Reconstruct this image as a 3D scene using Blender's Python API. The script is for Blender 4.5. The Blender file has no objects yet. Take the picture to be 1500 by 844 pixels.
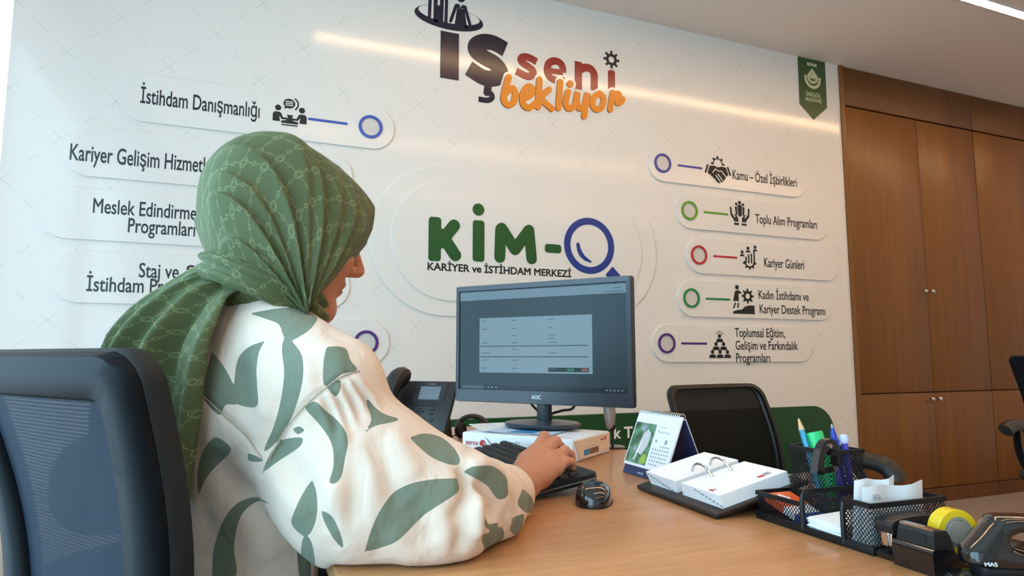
import bpy, bmesh, math, random
import numpy as np
from mathutils import Vector, Matrix

C = bpy.context.scene.collection
SC = bpy.context.scene
PI = math.pi
random.seed(7)

# ------------------------------------------------------------------ camera, world, lights, exposure
cam_data = bpy.data.cameras.new('camera')
cam = bpy.data.objects.new('camera', cam_data); C.objects.link(cam)
cam_data.sensor_fit = 'HORIZONTAL'; cam_data.sensor_width = 36.0
cam_data.lens = 950.0 / 1500.0 * 36.0
cam_data.clip_start = 0.02
YAW, PITCH = math.radians(22.05), math.radians(6.05)
cam.location = (0, 0, 0.98)
cam.rotation_euler = (PI / 2 + PITCH, 0, -YAW)
SC.camera = cam

world = bpy.data.worlds.new('world'); SC.world = world
world.use_nodes = True
bg = world.node_tree.nodes['Background']
bg.inputs[0].default_value = (0.82, 0.93, 1.0, 1); bg.inputs[1].default_value = 1.1

def area_light(name, loc, rot, sx, sy, power, col):
    l = bpy.data.lights.new(name, 'AREA'); l.shape = 'RECTANGLE'; l.size = sx; l.size_y = sy
    l.energy = power; l.color = col
    o = bpy.data.objects.new(name, l); C.objects.link(o); o.location = loc; o.rotation_euler = rot
    return o
area_light('daylight_left', (-1.30, -0.2, 1.5), (0, -PI / 2, 0), 2.6, 4.2, 140, (0.40, 0.77, 1.0))
LED_STRENGTH = 36.0
LED_COLOR = (1.0, 0.61, 0.32)

vs = SC.view_settings
vs.view_transform = 'Standard'; vs.look = 'None'; vs.gamma = 1.0; vs.use_curve_mapping = False
vs.exposure = 0.16

# ------------------------------------------------------------------ materials
def lin(c):
    return tuple((x / 12.92 if x <= 0.04045 else ((x + 0.055) / 1.055) ** 2.4) for x in [v / 255.0 for v in c])

def pmat(name, col, rough=0.5, metal=0.0, spec=0.5, bump=None, var=None, coat=0.0, emit=None, sheen=0.0, sss=0.0, alpha=1.0):
    m = bpy.data.materials.new(name); m.use_nodes = True
    nt = m.node_tree; b = nt.nodes['Principled BSDF']
    c = lin(col)
    b.inputs['Base Color'].default_value = (*c, 1)
    b.inputs['Roughness'].default_value = rough
    b.inputs['Metallic'].default_value = metal
    b.inputs['Specular IOR Level'].default_value = spec
    b.inputs['Coat Weight'].default_value = coat
    b.inputs['Coat Roughness'].default_value = 0.08
    b.inputs['Sheen Weight'].default_value = sheen
    b.inputs['Alpha'].default_value = alpha
    if sss:
        b.inputs['Subsurface Weight'].default_value = sss
        b.inputs['Subsurface Radius'].default_value = (0.012, 0.005, 0.003)
        b.inputs['Subsurface Scale'].default_value = 1.0
    if emit:
        b.inputs['Emission Color'].default_value = (*lin(emit[0]), 1)
        b.inputs['Emission Strength'].default_value = emit[1]
    if bump or var:
        tc = nt.nodes.new('ShaderNodeTexCoord')
    if bump:
        n = nt.nodes.new('ShaderNodeTexNoise'); n.inputs['Scale'].default_value = bump[0]; n.inputs['Detail'].default_value = 4
        nt.links.new(tc.outputs['Object'], n.inputs['Vector'])
        bp = nt.nodes.new('ShaderNodeBump'); bp.inputs['Strength'].default_value = bump[1]; bp.inputs['Distance'].default_value = 0.002
        nt.links.new(n.outputs['Fac'], bp.inputs['Height']); nt.links.new(bp.outputs['Normal'], b.inputs['Normal'])
    if var:
        n = nt.nodes.new('ShaderNodeTexNoise'); n.inputs['Scale'].default_value = var[0]; n.inputs['Detail'].default_value = 3
        nt.links.new(tc.outputs['Object'], n.inputs['Vector'])
        mx = nt.nodes.new('ShaderNodeMix'); mx.data_type = 'RGBA'
        mx.inputs[6].default_value = (*c, 1); mx.inputs[7].default_value = (*lin(var[1]), 1)
        nt.links.new(n.outputs['Fac'], mx.inputs[0]); nt.links.new(mx.outputs[2], b.inputs['Base Color'])
    return m

def N(nt, t, **kw):
    n = nt.nodes.new(t)
    for k, v in kw.items(): setattr(n, k, v)
    return n

def mth(nt, op, a, b=None, c=None):
    n = nt.nodes.new('ShaderNodeMath'); n.operation = op
    for i, v in enumerate((a, b, c)):
        if v is None: continue
        if isinstance(v, (int, float)): n.inputs[i].default_value = v
        else: nt.links.new(v, n.inputs[i])
    return n.outputs[0]

def wood_mat(name, c0, c1, scale, rough, coat=0.0, blotch=0.35):
    """straight grained veneer: stretched noise in object space mixed between two browns"""
    m = pmat(name, c0, rough, coat=coat); nt = m.node_tree; b = nt.nodes['Principled BSDF']
    tc = N(nt, 'ShaderNodeTexCoord'); mp = N(nt, 'ShaderNodeMapping'); mp.inputs['Scale'].default_value = scale
    nt.links.new(tc.outputs['Object'], mp.inputs['Vector'])
    n1 = N(nt, 'ShaderNodeTexNoise'); n1.inputs['Scale'].default_value = 1.0; n1.inputs['Detail'].default_value = 6; n1.inputs['Roughness'].default_value = 0.65
    nt.links.new(mp.outputs[0], n1.inputs['Vector'])
    n2 = N(nt, 'ShaderNodeTexNoise'); n2.inputs['Scale'].default_value = 0.16; n2.inputs['Detail'].default_value = 2
    nt.links.new(mp.outputs[0], n2.inputs['Vector'])
    f = mth(nt, 'ADD', mth(nt, 'MULTIPLY', n1.outputs['Fac'], 1 - blotch), mth(nt, 'MULTIPLY', n2.outputs['Fac'], blotch))
    r = N(nt, 'ShaderNodeValToRGB'); r.color_ramp.elements[0].position = 0.32; r.color_ramp.elements[1].position = 0.68
    r.color_ramp.elements[0].color = (*lin(c1), 1); r.color_ramp.elements[1].color = (*lin(c0), 1)
    nt.links.new(f, r.inputs[0]); nt.links.new(r.outputs[0], b.inputs['Base Color'])
    bp = N(nt, 'ShaderNodeBump'); bp.inputs['Strength'].default_value = 0.12; bp.inputs['Distance'].default_value = 0.001
    nt.links.new(n1.outputs['Fac'], bp.inputs['Height']); nt.links.new(bp.outputs[0], b.inputs['Normal'])
    return m

M = {}
M['black'] = pmat('black_plastic', (26, 27, 30), 0.42)
M['black_gloss'] = pmat('glossy_black', (20, 20, 22), 0.12, coat=0.6)
M['soft_black'] = pmat('matte_black', (22, 22, 24), 0.6)
M['frame_grey'] = pmat('dark_grey_plastic', (38, 40, 46), 0.42)
M['chrome'] = pmat('chrome', (205, 205, 205), 0.18, 1.0)
M['paper'] = pmat('white_paper', (240, 241, 244), 0.75)
M['ink'] = pmat('black_ink', (28, 28, 34), 0.6)
M['wall_black'] = pmat('black_print', (22, 22, 27), 0.32)
M['white_print'] = pmat('white_print', (235, 236, 232), 0.4)
M['orange'] = pmat('orange_print', (222, 134, 30), 0.3)
M['orange_shadow'] = pmat('dark_orange_print', (120, 66, 18), 0.3)
M['crimson'] = pmat('dark_red_print', (140, 24, 24), 0.2)
M['navy_print'] = pmat('navy_print', (28, 24, 44), 0.2)
M['kim_green'] = pmat('green_print', (28, 82, 36), 0.25)
M['blue_print'] = pmat('blue_print', (34, 58, 136), 0.25)
M['wall_green'] = pmat('dark_green_print', (12, 70, 34), 0.25)
M['pennant_green'] = pmat('olive_green_print', (54, 82, 44), 0.35)
M['pennant_cream'] = pmat('cream_print', (196, 200, 160), 0.5)

# ------------------------------------------------------------------ mesh builder
def catmull(pts, n=8, closed=False):
    P = [Vector(p) for p in pts]; out = []
    m = len(P)
    segs = m if closed else m - 1
    for i in range(segs):
        if closed: p0, p1, p2, p3 = P[(i - 1) % m], P[i], P[(i + 1) % m], P[(i + 2) % m]
        else: p0, p1, p2, p3 = P[max(i - 1, 0)], P[i], P[i + 1], P[min(i + 2, m - 1)]
        for k in range(n):
            t = k / n
            out.append(0.5 * ((2 * p1) + (p2 - p0) * t + (2 * p0 - 5 * p1 + 4 * p2 - p3) * t * t + (3 * p1 - p0 - 3 * p2 + p3) * t ** 3))
    if not closed: out.append(P[-1].copy())
    return out

class MB:
    def __init__(s): s.v = []; s.f = []
    def add(s, vs, fs, T=None):
        o = len(s.v)
        s.v += [tuple(T @ Vector(p)) if T else tuple(p) for p in vs]
        s.f += [tuple(i + o for i in f) for f in fs]
    def box(s, c, d, T=None, bevel=0.0, seg=2, rz=0.0, ry=0.0, rx=0.0):
        R = Matrix.Translation(Vector(c)) @ Matrix.Rotation(rz, 4, 'Z') @ Matrix.Rotation(ry, 4, 'Y') @ Matrix.Rotation(rx, 4, 'X')
        if T: R = T @ R
        bm = bmesh.new(); bmesh.ops.create_cube(bm, size=1.0, matrix=Matrix.Diagonal((d[0], d[1], d[2], 1)))
        if bevel > 0: bmesh.ops.bevel(bm, geom=bm.edges[:], offset=min(bevel, 0.49 * min(d)), segments=seg, profile=0.5, affect='EDGES')
        bm.verts.index_update()
        s.add([v.co.copy() for v in bm.verts], [[v.index for v in f.verts] for f in bm.faces], R); bm.free()
    def cyl(s, p0, p1, r0, r1=None, n=20, caps=True, T=None):
        r1 = r0 if r1 is None else r1
        p0, p1 = Vector(p0), Vector(p1); d = (p1 - p0).normalized()
        a = d.orthogonal().normalized(); b = d.cross(a)
        vs = []
        for p, r in ((p0, r0), (p1, r1)):
            for i in range(n): t = 2 * PI * i / n; vs.append(p + a * (r * math.cos(t)) + b * (r * math.sin(t)))
        fs = [(i, (i + 1) % n, n + (i + 1) % n, n + i) for i in range(n)]
        if caps: fs += [tuple(reversed(range(n))), tuple(range(n, 2 * n))]
        s.add(vs, fs, T)
    def tube(s, pts, r, n=10, closed=False, T=None, flat=1.0):
        P = [Vector(p) for p in pts]; m = len(P)
        rr = r if isinstance(r, (list, tuple)) else [r] * m
        vs = []; prev = None
        for i in range(m):
            a = P[(i - 1) % m] if closed or i > 0 else P[i]; b = P[(i + 1) % m] if closed or i < m - 1 else P[i]
            t = (b - a).normalized()
            if prev is None: u = t.orthogonal().normalized()
            else: u = (prev - t * prev.dot(t)).normalized()
            prev = u; w = t.cross(u)
            for k in range(n): q = 2 * PI * k / n; vs.append(P[i] + u * (rr[i] * math.cos(q)) + w * (rr[i] * flat * math.sin(q)))
        fs = []
        for i in range(m if closed else m - 1):
            j = (i + 1) % m
            for k in range(n): fs.append((i * n + k, i * n + (k + 1) % n, j * n + (k + 1) % n, j * n + k))
        if not closed: fs += [tuple(reversed(range(n))), tuple(range((m - 1) * n, m * n))]
        s.add(vs, fs, T)
    def lathe(s, prof, n=28, T=None):
        vs = []; m = len(prof)
        for (r, z) in prof:
            for i in range(n): t = 2 * PI * i / n; vs.append((r * math.cos(t), r * math.sin(t), z))
        fs = []
        for j in range(m - 1):
            for i in range(n): fs.append((j * n + i, j * n + (i + 1) % n, (j + 1) * n + (i + 1) % n, (j + 1) * n + i))
        if prof[0][0] > 1e-6: fs.append(tuple(reversed(range(n))))
        if prof[-1][0] > 1e-6: fs.append(tuple(range((m - 1) * n, m * n)))
        s.add(vs, fs, T)
    def prism(s, poly, z0, z1, T=None):
        s.k = getattr(s, "k", 0) + 1; e_ = 0.000025 * (s.k % 8); z1 = z1 + (e_ if z1 > z0 else -e_)
        """extrude a 2-D outline (x, y) from z0 to z1"""
        a = sum(poly[i][0] * poly[(i + 1) % len(poly)][1] - poly[(i + 1) % len(poly)][0] * poly[i][1] for i in range(len(poly)))
        if a < 0: poly = list(reversed(poly))
        n = len(poly)
        vs = [(p[0], p[1], z0) for p in poly] + [(p[0], p[1], z1) for p in poly]
        fs = [tuple(reversed(range(n))), tuple(range(n, 2 * n))] + [(i, (i + 1) % n, n + (i + 1) % n, n + i) for i in range(n)]
        s.add(vs, fs, T)
    def stroke(s, pts, w, z0, z1, T=None, cap=True):
        """flat ribbon with round ends and joints; w may be a list"""
        ww = w if isinstance(w, (list, tuple)) else [w] * len(pts)
        P = [Vector((p[0], p[1])) for p in pts]
        L, R = [], []
        for i, p in enumerate(P):
            a = P[max(i - 1, 0)]; b = P[min(i + 1, len(P) - 1)]
            d = (b - a).normalized(); nn = Vector((-d.y, d.x)) * ww[i] / 2
            L.append(p + nn); R.append(p - nn)
        n = len(P); s.q = getattr(s, 'q', 0) + 1; e_ = 0.00006 * (s.q % 7); up = 1 if z1 > z0 else -1
        vs = []
        for i in range(n):
            zt = z1 + up * (e_ + 0.00025 * i / n)
            vs += [(L[i].x, L[i].y, z0), (R[i].x, R[i].y, z0), (R[i].x, R[i].y, zt), (L[i].x, L[i].y, zt)]
        fs = [(0, 1, 2, 3), tuple((n - 1) * 4 + k for k in (3, 2, 1, 0))]
        for i in range(n - 1):
            for k in range(4): fs.append((i * 4 + k, (i + 1) * 4 + k, (i + 1) * 4 + (k + 1) % 4, i * 4 + (k + 1) % 4))
        s.add(vs, fs, T)
        if cap:
            for p, w_ in ((P[0], ww[0]), (P[-1], ww[-1])):
                s.prism([(p.x + w_ / 2 * math.cos(2 * PI * k / 16), p.y + w_ / 2 * math.sin(2 * PI * k / 16)) for k in range(16)], z0, z1 + up * (e_ + 0.0003), T)
    def disc(s, c, r, z0, z1, n=28, T=None, ry=None):
        ry = ry or r
        s.prism([(c[0] + r * math.cos(2 * PI * i / n), c[1] + ry * math.sin(2 * PI * i / n)) for i in range(n)], z0, z1, T)
    def ring(s, c, r0, r1, z0, z1, n=48, T=None, a0=0.0, a1=2 * PI):
        full = abs(a1 - a0 - 2 * PI) < 1e-6
        m = n if full else n + 1
        vs = []
        for i in range(m):
            t = a0 + (a1 - a0) * i / n
            for (r, z) in ((r0, z0), (r1, z0), (r1, z1), (r0, z1)): vs.append((c[0] + r * math.cos(t), c[1] + r * math.sin(t), z))
        fs = []
        for i in range(n):
            j = (i + 1) % m
            for k in range(4): fs.append((i * 4 + k, i * 4 + (k + 1) % 4, j * 4 + (k + 1) % 4, j * 4 + k))
        if not full: fs += [(3, 2, 1, 0), tuple((m - 1) * 4 + k for k in range(4))]
        s.add(vs, fs, T)
    def grid(s, rows, closed_u=False, closed_v=False, T=None):
        m, n = len(rows), len(rows[0]); vs = [p for r in rows for p in r]; fs = []
        for j in range(m if closed_v else m - 1):
            for i in range(n if closed_u else n - 1):
                fs.append((j * n + i, j * n + (i + 1) % n, ((j + 1) % m) * n + (i + 1) % n, ((j + 1) % m) * n + i))
        s.add(vs, fs, T)
    def build(s, name, mat, parent=None, smooth=35, T=None):
        me = bpy.data.meshes.new(name); me.from_pydata([tuple(v) for v in s.v], [], s.f)
        if T: me.transform(T)
        bm = bmesh.new(); bm.from_mesh(me); bmesh.ops.recalc_face_normals(bm, faces=bm.faces[:]); bm.to_mesh(me); bm.free()
        me.update()
        if smooth:
            me.shade_smooth()
            if smooth < 180: me.set_sharp_from_angle(angle=math.radians(smooth))
        me.materials.append(mat)
        o = bpy.data.objects.new(name, me); C.objects.link(o)
        if parent: o.parent = parent
        return o

def tag(o, label, cat, group=None):
    o['label'] = label; o['category'] = cat
    if group: o['group'] = group
    return o
def thing(name, label, cat, loc=(0, 0, 0), rz=0.0, group=None, T=None):
    o = bpy.data.objects.new(name, None); C.objects.link(o); o.empty_display_size = 0.05
    if T is not None: o.matrix_world = T
    else: o.location = loc; o.rotation_euler = (0, 0, rz)
    return tag(o, label, cat, group)
def struct(o):
    o['kind'] = 'structure'; return o
def rrect(x0, y0, x1, y1, r, n=6):
    r = min(r, (x1 - x0) / 2, (y1 - y0) / 2); out = []
    for cx, cy, a in ((x1 - r, y1 - r, 0), (x0 + r, y1 - r, PI / 2), (x0 + r, y0 + r, PI), (x1 - r, y0 + r, 1.5 * PI)):
        for k in range(n + 1): t = a + PI / 2 * k / n; out.append((cx + r * math.cos(t), cy + r * math.sin(t)))
    return out

def text_data(body, size_cap, width=None, bold=0.0, depth=0.001, spacing=1.0, shear=0.0):
    """lettering as mesh data: baseline at y=0, left at x=0, capital height size_cap, squeezed to width"""
    cu = bpy.data.curves.new('txt', 'FONT'); cu.body = body; cu.size = 1.0; cu.space_character = spacing; cu.shear = shear
    cu.resolution_u = 4
    o = bpy.data.objects.new('txt', cu); me = bpy.data.meshes.new_from_object(o)
    bpy.data.objects.remove(o); bpy.data.curves.remove(cu)
    n = len(me.vertices); a = np.zeros(n * 3); me.vertices.foreach_get('co', a); a = a.reshape(-1, 3)
    fs = [tuple(p.vertices) for p in me.polygons]; bpy.data.meshes.remove(me)
    if bold:      # heavier strokes: push the outline outwards
        cnt = {}
        for f in fs:
            for i in range(len(f)): cnt[(f[i], f[(i + 1) % len(f)])] = 1
        nv = np.zeros((n, 2)); cn = [[] for _ in range(n)]
        for (i, j) in cnt:
            if (j, i) in cnt: continue
            d = a[j, :2] - a[i, :2]; l = np.hypot(*d)
            if l < 1e-9: continue
            q = np.array((d[1], -d[0])) / l; cn[i].append(q); cn[j].append(q)
        for i, q in enumerate(cn):
            if len(q) >= 2:
                m_ = q[0] + q[1]; dd = max(0.35, 1 + q[0] @ q[1]); nv[i] = m_ / dd
            elif q: nv[i] = q[0]
        a[:, :2] += nv * bold
    k = size_cap / 0.73
    a[:, 0] -= a[:, 0].min(); kx = k if width is None else width / a[:, 0].max()
    a[:, 0] *= kx; a[:, 1] *= k
    return a, fs, depth
def lettering(name, body, cap, mat, parent, T, width=None, bold=0.0, depth=0.001, spacing=1.0, shear=0.0, align='L'):
    a, fs, d = text_data(body, cap, width, bold, depth, spacing, shear)
    if align == 'R': a[:, 0] -= a[:, 0].max()
    if align == 'C': a[:, 0] -= a[:, 0].max() / 2
    n = len(a); top = a.copy(); top[:, 2] = d; bot = a.copy(); bot[:, 2] = 0
    from collections import Counter
    ed = Counter()
    for f in fs:
        for i in range(len(f)): ed[(f[i], f[(i + 1) % len(f)])] += 1
    side = [(i, j, j + n, i + n) for (i, j) in ed if (j, i) not in ed]
    me = bpy.data.meshes.new(name)
    me.from_pydata([tuple(v) for v in np.vstack([bot, top])], [], [tuple(i + n for i in f) for f in fs] + side)
    me.transform(T); me.update(); me.materials.append(mat)
    o = bpy.data.objects.new(name, me); C.objects.link(o)
    if parent: o.parent = parent
    return o

# ------------------------------------------------------------------ the room
CEIL, WY, XL, XR, YF = 2.96, 3.1, -0.945, 6.4, -3.2

def wall_material(name='printed_wall', marks=True):
    m = pmat(name, (226, 222, 216), 0.13, spec=0.55); nt = m.node_tree; b = nt.nodes['Principled BSDF']
    tc = N(nt, 'ShaderNodeTexCoord'); sp = N(nt, 'ShaderNodeSeparateXYZ'); nt.links.new(tc.outputs['Object'], sp.inputs[0])
    X, Z = sp.outputs[0], sp.outputs[2]
    P = 0.265
    a = mth(nt, 'MULTIPLY', mth(nt, 'ADD', X, Z), 0.7071); c = mth(nt, 'MULTIPLY', mth(nt, 'SUBTRACT', X, Z), 0.7071)
    def dist(v):      # distance to the nearest lattice line
        return mth(nt, 'ABSOLUTE', mth(nt, 'SUBTRACT', mth(nt, 'FRACT', mth(nt, 'ADD', mth(nt, 'DIVIDE', v, P), 0.5)), 0.5))
    da, dc = dist(a), dist(c)
    def line(d0, d1):  # dashes: at the crossing and half way between crossings
        on = mth(nt, 'LESS_THAN', d0, 0.009)
        near = mth(nt, 'LESS_THAN', d1, 0.16); mid = mth(nt, 'GREATER_THAN', d1, 0.41)
        return mth(nt, 'MULTIPLY', on, mth(nt, 'MAXIMUM', near, mid))
    msk = mth(nt, 'MAXIMUM', line(da, dc), line(dc, da))
    mx = N(nt, 'ShaderNodeMix'); mx.data_type = 'RGBA'
    mx.inputs[6].default_value = (*lin((226, 222, 216)), 1); mx.inputs[7].default_value = (*lin((213, 210, 204)), 1)
    
    if marks: nt.links.new(msk, mx.inputs[0])
    else: mx.inputs[0].default_value = 0.0
    nt.links.new(mx.outputs[2], b.inputs['Base Color'])
    n = N(nt, 'ShaderNodeTexNoise'); n.inputs['Scale'].default_value = 9.0; n.inputs['Detail'].default_value = 2
    nt.links.new(tc.outputs['Object'], n.inputs['Vector'])
    bp = N(nt, 'ShaderNodeBump'); bp.inputs['Strength'].default_value = 0.10; bp.inputs['Distance'].default_value = 0.004
    nt.links.new(n.outputs['Fac'], bp.inputs['Height']); nt.links.new(bp.outputs[0], b.inputs['Normal'])
    return m
M['wall'] = wall_material()
M['pill'] = wall_material('white_panel_print', False)
M['paint'] = pmat('white_paint', (226, 220, 212), 0.7)
M['ceiling'] = pmat('ceiling_paint', (232, 218, 206), 0.8)
M['carpet'] = pmat('grey_carpet', (164, 150, 142), 0.95, bump=(900, 0.8), var=(14, (134, 122, 115)))
M['walnut'] = wood_mat('walnut_veneer', (132, 84, 30), (104, 62, 20), (22, 22, 1.1), 0.38)
M['walnut_dark'] = wood_mat('dark_walnut_veneer', (112, 68, 26), (88, 51, 18), (22, 22, 1.1), 0.42)
M['alu'] = pmat('white_aluminium', (222, 224, 226), 0.4)
M['led'] = bpy.data.materials.new('led_diffuser'); M['led'].use_nodes = True
_b = M['led'].node_tree.nodes['Principled BSDF']
_b.inputs['Base Color'].default_value = (0.8, 0.8, 0.8, 1)
_b.inputs['Emission Color'].default_value = (*LED_COLOR, 1); _b.inputs['Emission Strength'].default_value = LED_STRENGTH
def glass_mat():
    m = bpy.data.materials.new('window_glass'); m.use_nodes = True; nt = m.node_tree; nt.nodes.clear()
    o = N(nt, 'ShaderNodeOutputMaterial'); t = N(nt, 'ShaderNodeBsdfTransparent'); g = N(nt, 'ShaderNodeBsdfGlossy'); g.inputs['Roughness'].default_value = 0.02
    x = N(nt, 'ShaderNodeMixShader'); x.inputs[0].default_value = 0.06
    nt.links.new(t.outputs[0], x.inputs[1]); nt.links.new(g.outputs[0], x.inputs[2]); nt.links.new(x.outputs[0], o.inputs[0]); return m
M['glass'] = glass_mat()

def slab(name, x0, y0, z0, x1, y1, z1, mat, parent=None, bevel=0.0):
    b = MB(); b.box(((x0 + x1) / 2, (y0 + y1) / 2, (z0 + z1) / 2), (x1 - x0, y1 - y0, z1 - z0), bevel=bevel)
    return b.build(name, mat, parent)
struct(slab('floor', XL - 0.2, YF - 0.2, -0.1, XR + 0.2, WY + 0.8, 0, M['carpet']))
struct(slab('ceiling', XL - 0.2, YF - 0.2, CEIL, XR + 0.2, WY + 0.8, CEIL + 0.12, M['ceiling']))
struct(slab('wall_back', XL, WY, 0, 3.655, WY + 0.12, CEIL, M['wall']))
struct(slab('wall_right', XR, YF, 0, XR + 0.12, WY + 0.7, CEIL, M['paint']))
struct(slab('wall_front', XL, YF - 0.12, 0, XR, YF, CEIL, M['paint']))
b = MB()
b.box((XL - 0.06, (YF + WY) / 2, 0.14), (0.12, WY - YF, 0.28)); b.box((XL - 0.06, (YF + WY) / 2, 2.88), (0.12, WY - YF, 0.16))
struct(b.build('wall_left', M['paint']))
struct(slab('trim_1', 3.655, WY - 0.012, 0, 3.69, WY + 0.3, CEIL, M['walnut']))
wf = MB()
for y in (-3.16, -1.62, -0.06, 1.5): wf.box((XL - 0.05, y, 1.54), (0.07, 0.06, 2.52), bevel=0.004)
for z in (0.31, 2.77): wf.box((XL - 0.05, -0.05, z), (0.07, 6.2, 0.06), bevel=0.004)
win = struct(wf.build('window_1', M['alu']))
g = MB(); g.box((XL - 0.05, -0.05, 1.54), (0.006, 6.1, 2.4)); g.build('window_pane', M['glass'], win)

# recessed linear lamps in the ceiling
def linear_lamp(y, x0, x1, label, z=CEIL):
    t = thing('ceiling_light', label, 'light', ((x0 + x1) / 2, y, z), 0, 'linear lamps in the ceiling')
    L = x1 - x0
    b = MB(); b.box((0, -0.027, -0.004), (L, 0.006, 0.008)); b.box((0, 0.027, -0.004), (L, 0.006, 0.008))
    for s in (-1, 1): b.box((s * L / 2, 0, -0.004), (0.006, 0.06, 0.008))
    b.build('housing', M['alu'], t)
    b = MB(); b.box((0, 0, -0.003), (L - 0.006, 0.046, 0.004)); b.build('diffuser', M['led'], t)
linear_lamp(2.205, 0.30, 6.2, 'glowing linear ceiling lamp nearest the printed wall, at top right')
linear_lamp(0.42, 0.30, 6.2, 'glowing linear ceiling lamp over the desk, mirrored faintly in the wall')
linear_lamp(-1.4, 0.30, 6.2, 'added unseen linear ceiling lamp for ambient light, farthest from the printed wall')  # extra lamp out of view, added to raise the ambient light

# ------------------------------------------------------------------ wooden cabinets
def cabinet(x0, xm, x1, label):
    t = thing('cabinet', label, 'cabinet', (x0, WY, 0), 0, 'walnut wall cabinets')
    W = x1 - x0; mid = xm - x0
    b = MB(); b.box((W / 2, 0.33, CEIL / 2), (W, 0.58, CEIL - 0.004)); b.build('carcass', M['walnut_dark'], t)
    b = MB(); b.box((W / 2, 0.02, 0.048), (W - 0.002, 0.03, 0.092)); b.build('plinth', M['walnut_dark'], t)
    b = MB(); b.box((W / 2, 0.012, 2.822), (W - 0.002, 0.03, 0.27), bevel=0.002); b.build('fascia', M['walnut_dark'], t)
    for (a, c) in ((0.003, mid - 0.002), (mid + 0.002, W - 0.003)):
        for (z0, z1, kz) in ((0.100, 0.734, 0.693), (0.742, 2.676, 1.436)):
            b = MB(); b.box(((a + c) / 2, 0.01, (z0 + z1) / 2), (c - a, 0.022, z1 - z0), bevel=0.0025); d = b.build('door', M['walnut'], t)
            kx = c - 0.035 if c < mid + 0.01 else a + 0.035
            k = MB(); k.lathe([(0.005, 0), (0.005, 0.012), (0.013, 0.014), (0.0145, 0.02), (0.012, 0.025), (0, 0.026)], 16, Matrix.Translation((kx, -0.001, kz)) @ Matrix.Rotation(PI / 2, 4, 'X'))
            k.build('knob', M['chrome'], d)
cabinet(3.692, 4.395, 5.01, 'tall walnut wall cabinet directly right of the printed wall')
cabinet(5.012, 5.655, 6.38, 'tall walnut wall cabinet at far right behind the dark chair')

# ------------------------------------------------------------------ printed wall graphics (local x right, local y up, local z out of the wall)
WM = Matrix(((1, 0, 0, 0), (0, 0, -1, 0), (0, 1, 0, 0), (0, 0, 0, 1)))
def on_wall(x, z): return (x, WY, z)
def stadium_slab(w, h, z0, z1, e=0.004, r=None, n=14):
    """raised panel with a softened rim, centred on the origin"""
    b = MB(); r = r or h / 2
    loops = []
    for inset, z in ((0, z0), (0, z1 - e), (e * 0.3, z1 - e * 0.3), (e, z1)):
        loops.append([(p[0], p[1], z) for p in rrect(-w / 2 + inset, -h / 2 + inset, w / 2 - inset, h / 2 - inset, r - inset, n)])
    b.grid(loops, closed_u=True); m = len(loops[0])
    b.f.append(tuple(range(3 * m, 4 * m))); b.f.append(tuple(reversed(range(m))))
    return b

def spl(pts, n=6): return [(p.x, p.y) for p in catmull([(a, b, 0) for a, b in pts], n)]
def gear_poly(c, r0, r1, teeth, rot=0.0, a0=0.0, a1=2 * PI):
    out = []
    for i in range(teeth):
        t = rot + 2 * PI * i / teeth; w = PI / teeth
        for f, r in ((-0.95, r0), (-0.5, r0), (-0.36, r1), (0.36, r1), (0.5, r0), (0.95, r0)): out.append((c[0] + r * math.cos(t + f * w), c[1] + r * math.sin(t + f * w)))
    return out
def gear(b, c, rin, r0, r1, teeth, z0, z1, rot=0.0, a0=None, a1=None, T=None):
    po = gear_poly(c, r0, r1, teeth, rot); m = len(po)
    inn = [(c[0] + rin * math.cos(math.atan2(p[1] - c[1], p[0] - c[0])), c[1] + rin * math.sin(math.atan2(p[1] - c[1], p[0] - c[0]))) for p in po]
    for i in range(m):
        j = (i + 1) % m
        if a0 is not None:
            an = math.atan2((po[i][1] + po[j][1]) / 2 - c[1], (po[i][0] + po[j][0]) / 2 - c[0]) % (2 * PI)
            if not (a0 <= an <= a1): continue
        b.prism([inn[i], po[i], po[j], inn[j]], z0, z1, T)

Z0, Z1, Z2 = 0.010, 0.0112, 0.0122   # print layers on top of a raised panel
def icon_meeting(b, wb):
    k = 0.15
    S = lambda pts: [(x * k, y * k) for x, y in pts]
    for s in (0, 1):
        f = (lambda x: x) if s == 0 else (lambda x: 1.0 - x)
        g = lambda pts: S([(f(x), y) for x, y in pts])
        b.disc((f(0.15) * k, 0.62 * k), 0.092 * k, Z0, Z1)
        b.prism(g([(0.0, 0.19), (0.0, 0.42), (0.06, 0.49), (0.2, 0.49), (0.25, 0.45), (0.30, 0.33), (0.42, 0.33), (0.44, 0.30), (0.42, 0.27), (0.26, 0.265), (0.2, 0.36), (0.19, 0.35), (0.22, 0.19)]), Z0, Z1)
    b.prism(S([(0.40, 0.43), (0.60, 0.43), (0.57, 0.36), (0.60, 0.25), (0.75, 0.22), (0.75, 0.15), (0.25, 0.15), (0.25, 0.22), (0.40, 0.25), (0.44, 0.36)]), Z0, Z1)
    b.prism(S([(0.26, 0.08), (0.74, 0.08), (0.74, 0.12), (0.26, 0.12)]), Z0, Z1)
    b.disc((0.47 * k, 0.79 * k), 0.175 * k, Z0, Z1, ry=0.155 * k); b.prism(S([(0.34, 0.70), (0.44, 0.66), (0.33, 0.60)]), Z0, Z1)
    b.ring((0.53 * k, 0.79 * k), 0.18 * k, 0.225 * k, Z0, Z1, 20, a0=-0.9, a1=1.1); b.prism(S([(0.66, 0.66), (0.70, 0.60), (0.62, 0.62)]), Z0, Z1)
    for y in (0.73, 0.79, 0.85): wb.prism(S([(0.36, y - 0.014), (0.58, y - 0.014), (0.58, y + 0.014), (0.36, y + 0.014)]), Z1, Z2)
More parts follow.
